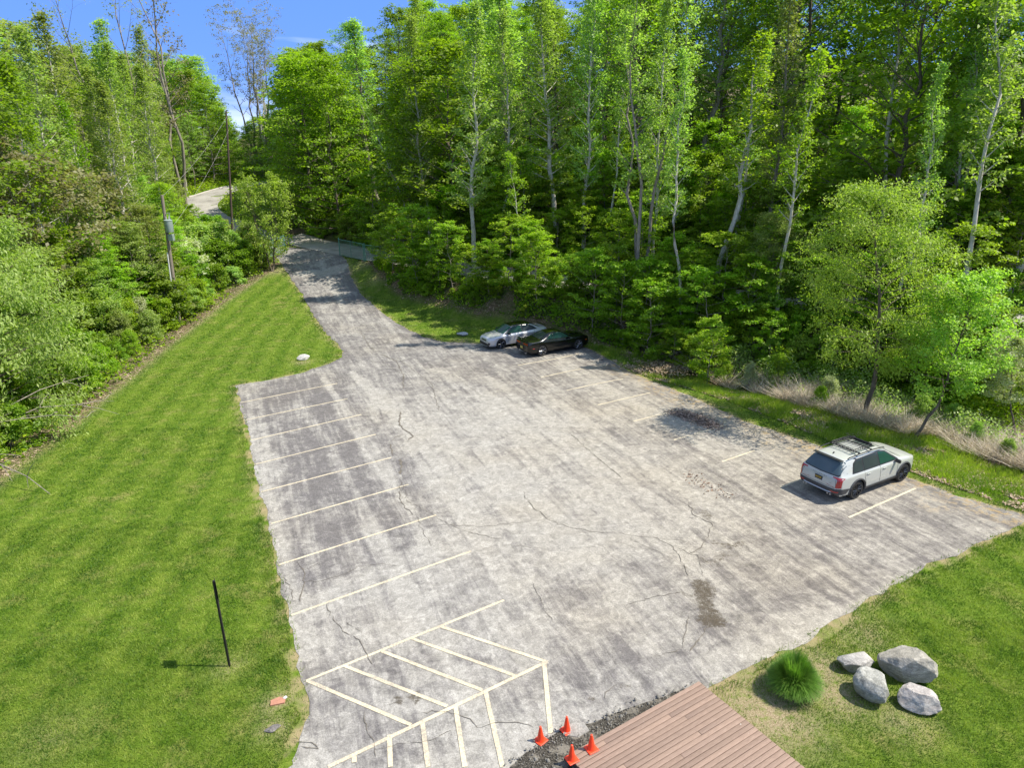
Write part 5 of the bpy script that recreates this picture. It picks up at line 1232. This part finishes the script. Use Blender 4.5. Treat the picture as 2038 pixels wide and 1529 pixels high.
for ax in ('right', 'left'):
    c.decal('side_window', [(1.55, 1.05), (1.72, 1.20), (1.98, 1.33), (2.08, 1.34), (2.02, 1.02)], ax, GLASSG, .008)
    c.decal('side_window', [(2.06, 1.02), (2.12, 1.34), (2.55, 1.355), (2.80, 1.30), (3.32, 1.03), (3.32, 1.00)], ax, GLASSG, .008)
    c.seam([(2.02, .98), (2.02, .45), (2.12, .30)], ax); c.seam([(3.38, .94), (3.34, .30)], ax)
    h, d = c.hit(ax, 2.25, .80); mb = MB(); mb.box(tuple(h[0]-d*.015), (.20, .03, .035)); mb.build('door_handle', BLK, c.e, False, .01)
    c.decal('side_marker', [(.34, .56), (.50, .56), (.50, .61), (.34, .61)], ax, RED, .01, .04)
    c.decal('side_marker', [(4.62, .62), (4.76, .62), (4.76, .67), (4.62, .67)], ax, AMBER, .01, .04)
    mb = MB(); mb.tube([Vector(c.hit(ax, x_, z_)[0][0])-c.hit(ax, x_, z_)[1]*.006 for x_, z_ in ((1.60, 1.08), (1.75, 1.24), (2.0, 1.355), (2.55, 1.375), (2.85, 1.31))], .006, 4); mb.build('window_trim', CLAD, c.e)
c.mirror(3.18, 1.00, BLK)
for sg in (-1, 1): c.decal('tail_light', [(sg*.80, .90), (sg*.80, .80), (sg*.22, .80), (sg*.22, .90)][::sg], 'rear', RED, .012, .05)
c.decal('rear_panel', [(-.86, .93), (.86, .93), (.86, .77), (-.86, .77)], 'rear', TRIM, .005, .06)
c.e.scale = (1, 1, 1.05)
h, d = c.hit('rear', 0, .56); pl = MB(); pl.box((h[0].x-.012, 0, .58), (.012, .32, .16)); pl.build('number_plate', simple('plate_gold', (.50, .42, .10), .5), c.e, False, .004)
for sg in (-1, 1): mb = MB(); mb.tube([(.05, sg*.55, .27), (-.03, sg*.55, .27)], .05, 8); mb.build('exhaust_tip', SILV, c.e, True)
mb = MB(); mb.box((.10, 0, 1.085), (.16, 1.5, .025)); mb.build('boot_spoiler', BLK, c.e, False, .01)
mb = MB(); mb.box((3.95, 0, 1.02), (.7, .55, .03), 0, .02); mb.build('bonnet_scoop', BLK, c.e, False, .015)

# --- silver saloon with a black roof
SIL = paint_mat('silver_paint', (0.50, 0.50, 0.51), 0.28, 0.35)
sed = dict(L=4.88, W=1.84, ro=1.10, fo=.96, wr=.345, arch=.385, tw=.23, tumble=.46, rimk=.76, h=.05, paint=SIL,
    zt=[(0, .68), (.03, .88), (.06, .99), (.10, 1.05), (.3, 1.07), (.60, 1.10), (1.28, 1.40), (1.7, 1.47), (2.2, 1.49), (2.7, 1.475), (2.98, 1.41), (3.72, .99), (3.88, .95), (4.3, .90), (4.65, .80), (4.8, .72), (4.86, .60), (4.88, .5)],
    belt=[(0, .93), (1, .96), (2.4, .92), (3.7, .90), (4.3, .84), (4.88, .70)], zb=[(0, .36), (.3, .22), (4.5, .19), (4.88, .20)],
    w=[(0, .74), (.06, .82), (.25, .89), (.9, .92), (2.4, .92), (3.9, .92), (4.4, .89), (4.7, .80), (4.83, .70), (4.88, .62)])
H3 = R(207.5); p = gp(998, 695); org = car_origin(p, 4.88-.96, .90, 1.84, H3)
c = Car('saloon_car', sed, org, H3, 'silver saloon with a black roof and black grille, parked facing the driveway')
for ax in (1.10, 3.92):
    for sg in (-1, 1): c.wheel(ax, sg, RIMS if False else simple('dark_alloy', (.12, .12, .13), .25, .7), 5, True)
c.decal('black_roof', [(1.32, -.62), (2.96, -.66), (2.96, .66), (1.32, .62)], 'top', BLK, .006)
c.decal('windshield', [(3.68, -.72), (3.76, 0), (3.68, .72), (2.98, .60), (2.98, -.60)], 'top', GLASSG, .010)
c.decal('rear_window', [(.66, -.62), (.66, .62), (1.30, .54), (1.30, -.54)], 'top', GLASS, .010)
for ax in ('right', 'left'):
    c.decal('window_frame', [(.90, 1.01), (1.20, 1.24), (1.60, 1.385), (2.3, 1.42), (2.88, 1.375), (3.58, .98), (3.60, .945)], ax, TRIM, .004)
    c.decal('side_window', [(1.02, 1.02), (1.30, 1.23), (1.64, 1.345), (2.16, 1.38), (2.12, .965)], ax, GLASS, .009)
    c.decal('side_window', [(2.18, .965), (2.21, 1.38), (2.42, 1.385), (2.84, 1.335), (3.42, .985), (3.42, .965)], ax, GLASSG, .009)
    c.seam([(2.14, .96), (2.16, .36)], ax); c.seam([(1.15, .98), (1.22, .70), (1.46, .55), (1.50, .36)], ax); c.seam([(3.36, .92), (3.30, .36)], ax)
    for hx in (1.38, 2.36): h, d = c.hit(ax, hx, .86); mb = MB(); mb.box(tuple(h[0]-d*.015), (.20, .03, .03)); mb.build('door_handle', SIL, c.e, False, .01)
    sg = -1 if ax == 'right' else 1
    c.decal('headlight', [(4.30, .70), (4.35, .78), (4.66, .72), (4.84, .66), (4.80, .62)], ax, WHITEL, .008, .05)
c.mirror(3.28, 1.0, TRIM); c.e.scale = (1, 1, 1.05)
c.decal('grille', [(-.62, .44), (.62, .44), (.72, .24), (-.72, .24)], 'front', TRIM, .010, .05)
c.decal('upper_grille', [(-.60, .64), (.60, .64), (.40, .56), (-.40, .56)], 'front', TRIM, .010, .05)
for sg in (-1, 1):
    c.decal('headlight', [(sg*.34, .64), (sg*.70, .70), (sg*.72, .62), (sg*.45, .57)][::sg], 'front', WHITEL, .012, .05)
    c.decal('air_intake', [(sg*.66, .50), (sg*.78, .50), (sg*.74, .33), (sg*.62, .36)][::sg], 'front', TRIM, .014, .04)
    c.decal('tail_light', [(sg*.45, .92), (sg*.80, .94), (sg*.80, .84), (sg*.45, .84)][::sg], 'rear', RED, .012, .05)
mb = MB(); mb.box((.08, 0, 1.125), (.12, 1.2, .022)); mb.build('boot_spoiler', BLK, c.e, False, .008)

# ------------------------------------------------------------------ traffic cones
m, n, out = mat_new('cone_orange'); co = obj_co(n); f = noise(n, co, 9, 6)
principled(n, out, mix(n, f, (0.75, 0.035, 0.010), (1.0, 0.085, 0.02)), 0.45, 0, 0.5); ORG = m
def cone(x_, y_, z_, rz, label):
    b = MB(); b.box((0, 0, .014), (.27, .27, .026)); bo = b.build('traffic_cone', ORG, None, False, .012)
    bo.name = 'traffic_cone'; bo.location = (x_, y_, z_); bo.rotation_euler = (0, 0, rz); tag(bo, label, 'traffic cone', 'orange cones at the deck corner')
    k_ = MB(); k_.lathe([(.098, .024), (.090, .045), (.068, .17), (.046, .30), (.028, .41), (.026, .425), (.012, .435), (.001, .435)], 24); k_.build('cone_body', ORG, bo, True)
    return bo
for (px, py, rz, zz_, lab) in ((1076, 1475, .75, .02, 'orange cone standing farthest left, at the foot of the last painted line'), (1128, 1455, .6, .05, 'orange cone farthest back, on the cracked slab'),
                     (1177, 1492, .5, .19, 'orange cone rightmost of the four, on the long edge of the deck'), (1138, 1513, .5, .19, 'orange cone nearest the camera, on the corner of the deck')):
    q = gp(px, py); d = ray(px, py); t = (CH-zz_)/-d[2]; cone(d[0]*t, d[1]*t, zz_-.002, rz, lab)

# ------------------------------------------------------------------ deck
A = np.array(DECK[0]); dl_ = float(np.hypot(*(DECK[1]-DECK[0]))); de = empty('wooden_deck', (A[0], A[1], 0), math.atan2(dd[1], dd[0]))
tag(de, 'low deck of reddish brown boards with a few white spots, at the bottom edge', 'deck')
m, n, out = mat_new('deck_boards'); co = obj_co(n, (1, 1, 1)); g_ = noise(n, obj_co(n, (1, 14, 1)), 5, 8, 0.7); f = noise(n, co, 1.2, 4)
col = ramp(n, g_, [(0.3, (0.185, 0.125, 0.094)), (0.55, (0.262, 0.183, 0.14)), (0.75, (0.335, 0.245, 0.192))])
tnt = attr(n, 'tint'); col = mix(n, 1.0, col, ramp(n, tnt, [(0, 0.88), (1, 1.10)]), 'MULTIPLY')
col = mix(n, ramp(n, noise(n, co, 5.5, 6, 0.8), [(0.675, 0.0), (0.695, 0.85)]), col, (0.85, 0.83, 0.78))
principled(n, out, col, 0.7, 0, 0.3, bump(n, g_, 0.3, 0.01)); DECKM = m
V = []; Q = []; tn_ = []; bw, gap = .115, .014
sgn = 1 if (dn @ np.array([-dd[1], dd[0]])) > 0 else -1
ch2 = np.array([[0, 0, 0], [1, 0, 0], [1, 1, 0], [0, 1, 0], [0, 0, 1], [1, 0, 1], [1, 1, 1], [0, 1, 1]], float); cq2 = np.array([[4, 5, 6, 7], [0, 1, 5, 4], [1, 2, 6, 5], [2, 3, 7, 6], [3, 0, 4, 7], [3, 2, 1, 0]])
rd = random.Random(5)
for i in range(68):
    cuts = sorted([0, dl_]+[rd.uniform(.8, dl_-.8) for _ in range(1)]) if i % 2 else [0, dl_]
    for a_, b_ in zip(cuts[:-1], cuts[1:]):
        x0, x1 = a_+.003, b_-.003; e0_ = rd.uniform(-.008, .008)
        if i == 0: x0 = 0
        y0 = i*(bw+gap); v = ch2*[x1-x0+e0_, bw, .035+rd.uniform(-.002, .002)]+[x0, y0, .15]; v[:, 1] *= sgn
        V.append(v); Q.append(cq2+8*len(Q)); tn_ += [rd.random()]*8
me = mesh_np('boards', np.concatenate(V), np.concatenate(Q), False, {'tint': np.array(tn_)}); o = link('boards', me, DECKM, de); bv = o.modifiers.new('b', 'BEVEL'); bv.width = .005; bv.segments = 2
mb = MB()
for y_ in (0.02, 9.1): mb.box((dl_/2, y_*sgn, .07), (dl_-.02, .035, .145))
for x_ in (0.02, 1.1, 2.2, 3.2, dl_-.02): mb.box((x_, 4.55*sgn, .07), (.04, 9.05, .145))
mb.build('joist_frame', simple('dark_joist', (.09, .05, .035), .9, var=.3), de)

# ------------------------------------------------------------------ boulders
def rock(name, px, py, dims, rz, seed, label, lo, hi, cat='boulder', tilt=(0, 0), zc=.38, planes=14):
    p = gp(px, py); bm = bmesh.new(); bmesh.ops.create_icosphere(bm, subdivisions=5, radius=1); rk = np.random.default_rng(seed)
    pn = rk.normal(0, 1, (planes, 3)); pn /= np.linalg.norm(pn, axis=1)[:, None]; pd = rk.uniform(.58, .84, planes)
    for v in bm.verts:
        c0 = np.array(v.co); 
        for nn_, dd_ in zip(pn, pd):
            k_ = c0@nn_-dd_
            if k_ > 0: c0 = c0-nn_*k_*.96
        r1 = (float(fbm(c0[0]*2+seed, c0[1]*2+c0[2]*1.7, seed))-.5)*.13+(float(fbm(c0[0]*7+c0[2]*5, c0[1]*7-c0[2]*4, seed+3))-.5)*.055
        c0 = c0*(1+r1); v.co = Vector(c0)
    bm.transform(Matrix.Rotation(tilt[0], 4, 'X') @ Matrix.Rotation(tilt[1], 4, 'Y')); bm.transform(Matrix.Diagonal((dims[0]/2, dims[1]/2, dims[2]/2, 1)))
    me = bpy.data.meshes.new(name); bm.to_mesh(me); bm.free()
    for q in me.polygons: q.use_smooth = True
    try: me.set_sharp_from_angle(angle=R(16))
    except Exception: pass
    m, n, out = mat_new('stone_'+name); co = obj_co(n); f1 = noise(n, co, 3.5/max(dims[0], .3), 9, .72, .6); f2 = noise(n, co, 26, 6, .75); f3 = noise(n, obj_co(n, (1, 1, 3)), 2.2, 6, .6, 1.2)
    col = ramp(n, f1, [(.30, lo), (.52, tuple((a+b)/2 for a, b in zip(lo, hi))), (.70, hi)])
    col = mix(n, ramp(n, f3, [(.45, 0), (.60, .45)]), col, tuple(c_*.62 for c_ in lo)); col = mix(n, 1.0, col, ramp(n, f2, [(.3, .66), (.7, 1.25)]), 'MULTIPLY')
    principled(n, out, col, .9, 0, .25, bump(n, math_(n, 'ADD', f1, math_(n, 'MULTIPLY', f2, .4)), .7, .05))
    o = link(name, me, m); o.location = (p[0], p[1], float(terr(p[0], p[1]))+dims[2]*zc); o.rotation_euler = (0, 0, rz); tag(o, label, cat); return o
rock('boulder', 1806, 1345, (1.5, 1.25, 1.06), -.35, 21, 'largest boulder of the four, beige grey with flat broken faces', (.24, .22, .18), (.54, .50, .42), zc=.34)
rock('boulder', 1703, 1328, (1.12, .74, .58), .2, 12, 'flat pale grey boulder farthest left, behind the egg shaped one', (.27, .255, .23), (.60, .57, .52), zc=.30)
rock('boulder', 1734, 1384, (.9, 1.12, .76), .5, 33, 'egg shaped dark grey boulder leaning towards the camera, in the middle of the group', (.16, .16, .14), (.52, .51, .46), zc=.40, tilt=(.4, .2))
rock('boulder', 1825, 1406, (1.08, .86, .66), -.3, 44, 'pinkish grey boulder nearest the camera, below the largest one', (.32, .28, .25), (.62, .58, .53), zc=.36)
rock('white_stone', 604, 716, (.95, .55, .50), .4, 55, 'white stone on the left lawn near the driveway mouth', (.38, .36, .33), (.72, .70, .66), 'stone', zc=.36)
rock('white_stone', 921, 669, (.95, .45, .40), -.1, 66, 'pale stone on the grass left of the silver car', (.30, .30, .30), (.62, .62, .62), 'stone', zc=.36)
rock('stone_chip', 568, 1392, (.13, .10, .10), .1, 77, 'small white stone beside the broken clay slab in the left lawn', (.5, .49, .46), (.8, .79, .76), 'stone', zc=.4)
rock('flat_stone', 542, 1453, (.42, .26, .10), .5, 88, 'flat dark stone sunk in the left lawn below the clay slab', (.10, .09, .085), (.25, .23, .22), 'stone', zc=.2)
rock('flat_stone', 1403, 1384, (.34, .16, .10), -.6, 98, 'grey stone wedged against the far corner of the deck', (.30, .29, .27), (.5, .49, .46), 'stone', zc=.3)
p = gp(553, 1398); e = MB()
e.add([(-.19, -.10, .03), (.16, -.13, .035), (.20, .02, .04), (.05, .12, .035), (-.17, .08, .03), (-.19, -.10, -.05), (.16, -.13, -.05), (.20, .02, -.05), (.05, .12, -.05), (-.17, .08, -.05)], [(0, 1, 2, 3, 4), (0, 5, 6, 1), (1, 6, 7, 2), (2, 7, 8, 3), (3, 8, 9, 4), (4, 9, 5, 0)])
o = e.build('clay_slab', simple('clay', (.36, .17, .11), .9, var=.3, scale=12), None, False, .008); o.location = (p[0], p[1], .015); o.rotation_euler = (.03, .02, .35); tag(o, 'broken reddish clay slab lying in the left lawn near the lot edge', 'slab')
# slab of asphalt lifted beside the cone
p = gp(1150, 1462); e = MB(); e.add([(-.32, -.12, .02), (.05, -.2, .0), (.34, -.02, .03), (.22, .2, .06), (-.2, .18, .05), (-.32, -.12, -.04), (.05, -.2, -.04), (.34, -.02, -.04), (.22, .2, -.04), (-.2, .18, -.04)], [(0, 1, 2, 3, 4), (0, 5, 6, 1), (1, 6, 7, 2), (2, 7, 8, 3), (3, 8, 9, 4), (4, 9, 5, 0)])
o = e.build('asphalt_slab', ASPHALT, None, False, .01); o.location = (p[0]-.05, p[1]+.05, .055); tag(o, 'loose pale slab of cracked asphalt under the farthest cone', 'slab')

# ------------------------------------------------------------------ ornamental grass
def tuft(px, py, n_, h_, r_, label):
    p = gp(px, py); K = 5; a = rng.uniform(0, 2*np.pi, n_); rr = r_*.28*np.sqrt(rng.random(n_)); out_ = rng.uniform(.15, 1.0, n_)**.8; hh_ = h_*rng.uniform(.7, 1.1, n_)*(1-.35*out_**2)
    V = np.zeros((n_, K, 2, 3)); w0 = .009
    for k_ in range(K):
        t = k_/(K-1); rad = rr+out_*r_*(t**1.5); zz_ = hh_*(1.2*t-.75*out_*t**2.6)
        cx2 = np.cos(a)*rad; cy2 = np.sin(a)*rad; px_ = -np.sin(a); py_ = np.cos(a); w_ = w0*(1-t*.85)
        for j, sg in enumerate((-1, 1)): V[:, k_, j] = np.stack([cx2+px_*w_*sg, cy2+py_*w_*sg, zz_], -1)
    idx = np.arange(n_*K*2).reshape(n_, K, 2); Qs = np.stack([idx[:, :-1, 0], idx[:, :-1, 1], idx[:, 1:, 1], idx[:, 1:, 0]], -1).reshape(-1, 4)
    me = mesh_np('ornamental_grass', V.reshape(-1, 3), Qs, False, {'tint': np.repeat(np.clip(rng.normal(.45, .25, n_), 0, 1), K*2)})
    o = link('ornamental_grass', me, leaf_mat('grass_clump_blades', (.04, .12, .012), (.22, .38, .07), .4, .5, 0)); o.location = (p[0], p[1], 0); return tag(o, label, 'grass clump')
tuft(1578, 1376, 6500, 1.08, .64, 'round clump of tall dark green grass between the deck and the boulders')

# ------------------------------------------------------------------ debris on the lot
def litter_patch(name, pts, wd, n_, label, size=.05, hmax=.05, mat=LITTER_M):
    P = gpx(pts); t = rng.random(n_)*(len(P)-1); i = t.astype(int); f_ = t-i; c0 = P[i]*(1-f_[:, None])+P[np.minimum(i+1, len(P)-1)]*f_[:, None]; g_ = rng.normal(0, wd/2, (n_, 2)); X, Y = c0[:, 0]+g_[:, 0], c0[:, 1]+g_[:, 1]
    V, Q = leaf_quads(X, Y, .03+rng.random(n_)*hmax*np.exp(-(g_**2).sum(1)/(wd*wd*.5)), rng.uniform(.4, 1.3, n_)*size, 1.4); me = mesh_np(name, V, Q, False, {'tint': np.repeat(rng.random(n_)*.75, 4)}); return tag(link(name, me, mat), label, 'leaf litter', kind='stuff')
DEB = leaf_mat('debris_leaves', (.15, .11, .08), (.50, .40, .30), .05, .9, 0, (1, 1, 1))
litter_patch('leaf_debris', [(1348, 823), (1385, 833), (1422, 850)], .55, 2600, 'long heap of dead brown leaves lying across the right hand stalls', .06, .16, DEB)
litter_patch('leaf_debris', [(1370, 945), (1400, 965), (1450, 990)], .5, 130, 'scattered brown leaves on the lot left of the white car', .05, .02)
litter_patch('leaf_debris', [(1310, 735), (1345, 750)], 1.6, 1500, 'bare patch of pale dead leaves beyond the right lot edge', .08, .1)

# ------------------------------------------------------------------ black post with a sign seen edge on
p = gp(457, 1327); pe = empty('sign_post', (p[0], p[1], 0), 0.0); tag(pe, 'slim black post in the left lawn with a narrow sign seen edge on', 'post')
POSTM = simple('black_post', (.012, .010, .009), .6)
mb = MB(); mb.box((0, 0, 1.38), (.055, .055, 2.84)); mb.build('post', POSTM, pe, False, .004)
mb = MB(); mb.box((.035, 0.02, 2.50), (.008, .36, .56)); o = mb.build('sign_plate', POSTM, pe, False, .002)
d_ = math.atan2(p[1], p[0]); o.rotation_euler = (0, 0, d_-math.pi/2+.03)

# ------------------------------------------------------------------ utility poles, transformer, wires
POLEM = simple('weathered_pole', (.22, .18, .145), .9, var=.35, scale=5); POLED = simple('dark_pole', (.09, .06, .05), .9, var=.3); GALV = simple('grey_green_metal', (.30, .36, .33), .5, .3)
def pole(px, topy, boty, dep, mat, label, lean=0.0, r=.15):
    t = at(px[0], topy, dep); b = at(px[1], boty, dep); b = np.array([b[0], dep, float(terr(b[0], dep))-.3]) if b[2] > float(terr(b[0], dep)) else np.array([b[0], b[1], b[2]])
    e = empty('utility_pole', tuple(b)); tag(e, label, 'utility pole'); mb = MB(); mb.tube([(0, 0, 0), tuple(t-b)], [r, r*.72], 12); mb.build('pole_shaft', mat, e, True); return e, b, t
pe, b1, t1 = pole((322, 347), 388, 590, 58, POLEM, 'weathered utility pole with two transformer tanks, standing in the left shrubs', r=.17)
def on(f_): return (b1*(1-f_)+t1*f_)-b1
q = at(336, 450, 58)-b1; f_ = (q[2])/(t1-b1)[2]; c0 = on(f_)
mb = MB(); mb.lathe([(.001, -.48), (.30, -.46), (.32, -.40), (.32, .42), (.34, .44), (.34, .50), (.20, .56), (.001, .57)], 18, 'Z', (c0[0]+.36, c0[1]-.28, c0[2])); tk = mb.build('transformer_tank', GALV, pe, True)
for k_ in (-.12, .12): mb = MB(); mb.lathe([(.03, 0), (.055, .04), (.03, .08), (.055, .12), (.03, .16), (.02, .26)], 8, 'Z', (c0[0]+.36+k_, c0[1]-.28, c0[2]+.55)); mb.build('insulator', simple('porcelain', (.4, .38, .35), .3), tk, True)
q = at(347, 472, 58)-b1; c1 = on(q[2]/(t1-b1)[2]); mb = MB(); mb.box((c1[0]+.42, c1[1]-.25, c1[2]), (.42, .36, .52)); mb.build('meter_box', GALV, pe, False, .03)
mb = MB(); mb.tube([tuple(on(.05)+np.array([-.14, -.16, 0])), tuple(on(.58)+np.array([-.13, -.15, 0]))], .055, 8); mb.build('white_conduit', simple('pvc', (.62, .62, .60), .5), pe, True)
mb = MB(); mb.tube([tuple(on(.86)), tuple(on(.86)+np.array([.55, -.2, .12]))], .03, 6); mb.tube([tuple(on(.86)+np.array([.45, -.15, .1])), tuple(on(.84)+np.array([.45, -.15, -.35]))], .04, 6); mb.build('fuse_bracket', GALV, pe, True)
e2, b2, t2 = pole((450, 457), 220, 440, 84, POLED, 'slim dark utility pole beside the upper curved road', r=.13)
WIRE = simple('wire', (.30, .29, .27), .6)
def wire(a, b, sag, label):
    P = [Vector(a).lerp(Vector(b), i/16)-Vector((0, 0, sag*4*(i/16)*(1-i/16))) for i in range(17)]; mb = MB(); mb.tube(P, .009, 4); tag(mb.build('utility_wire', WIRE), label, 'wire')
wire(t1-np.array([0, 0, .1]), t2-np.array([0, 0, .6]), .5, 'upper wire running from the transformer pole to the dark pole')
wire(b1+on(.72), t2-np.array([0, 0, 2.0]), .6, 'lower wire running from the transformer pole to the dark pole')

# ------------------------------------------------------------------ chain link gate leaves
GREEN = simple('green_coated_metal', (.10, .26, .20), .5)
def gate(a, b, h_, label, name='chain_link_gate'):
    a = np.array([a[0], a[1], float(terr(a[0], a[1]))]); b = np.array([b[0], b[1], float(terr(b[0], b[1]))]); L_ = float(np.linalg.norm(b[:2]-a[:2])); dz_ = b[2]-a[2]
    e = empty(name, tuple(a), math.atan2(b[1]-a[1], b[0]-a[0])); tag(e, label, 'gate')
    for x_, hh_, r_ in ((0, h_+.15, .055), (L_, h_, .045)):
        mb = MB(); z_ = dz_*x_/L_; mb.tube([(x_, 0, z_-.2), (x_, 0, z_+hh_)], r_, 8); mb.build('gate_post', GREEN, e, True)
    mb = MB(); mb.tube([(0, 0, h_-.03), (L_, 0, dz_+h_-.03)], .03, 6); mb.tube([(0, 0, .12), (L_, 0, dz_+.12)], .022, 6); mb.tube([(L_*.48, 0, dz_*.48+.1), (L_*.48, 0, dz_*.48+h_)], .022, 6); mb.build('gate_frame', GREEN, e, True)
    mb = MB(); st_ = .16; n_ = int((L_+h_)/st_)
    for i in range(n_):
        u = i*st_
        for dr in (1, -1):
            x0 = u-h_ if dr == 1 else u; pts = []
            za, zb_ = .12, h_-.05; xa = u-h_ if dr == 1 else u; xb = u if dr == 1 else u-h_
            t0, t1_ = 0.0, 1.0
            if xb != xa:
                lo_, hi_ = sorted(((0-xa)/(xb-xa), (L_-xa)/(xb-xa))); t0, t1_ = max(0, lo_), min(1, hi_)
            if t1_ <= t0: continue
            q0 = (xa+(xb-xa)*t0, 0, za+(zb_-za)*t0+dz_*(xa+(xb-xa)*t0)/L_); q1 = (xa+(xb-xa)*t1_, 0, za+(zb_-za)*t1_+dz_*(xa+(xb-xa)*t1_)/L_); mb.tube([q0, q1], .006, 3, False)
    mb.build('chain_mesh', GREEN, e)
gate(gp(677, 509)[:2], gp(725, 520)[:2], 1.85, 'green chain link gate leaf standing open right of the driveway')
gate(gp(568, 500)[:2], gp(522, 520)[:2], 1.85, 'green chain link gate leaf left of the driveway, half hidden by the airy tree')
gate(gp(725, 520)[:2]+np.array([.15, -.05]), gp(770, 526)[:2], 1.75, 'short run of green chain link fence under the saplings, right of the open gate', 'chain_link_fence')
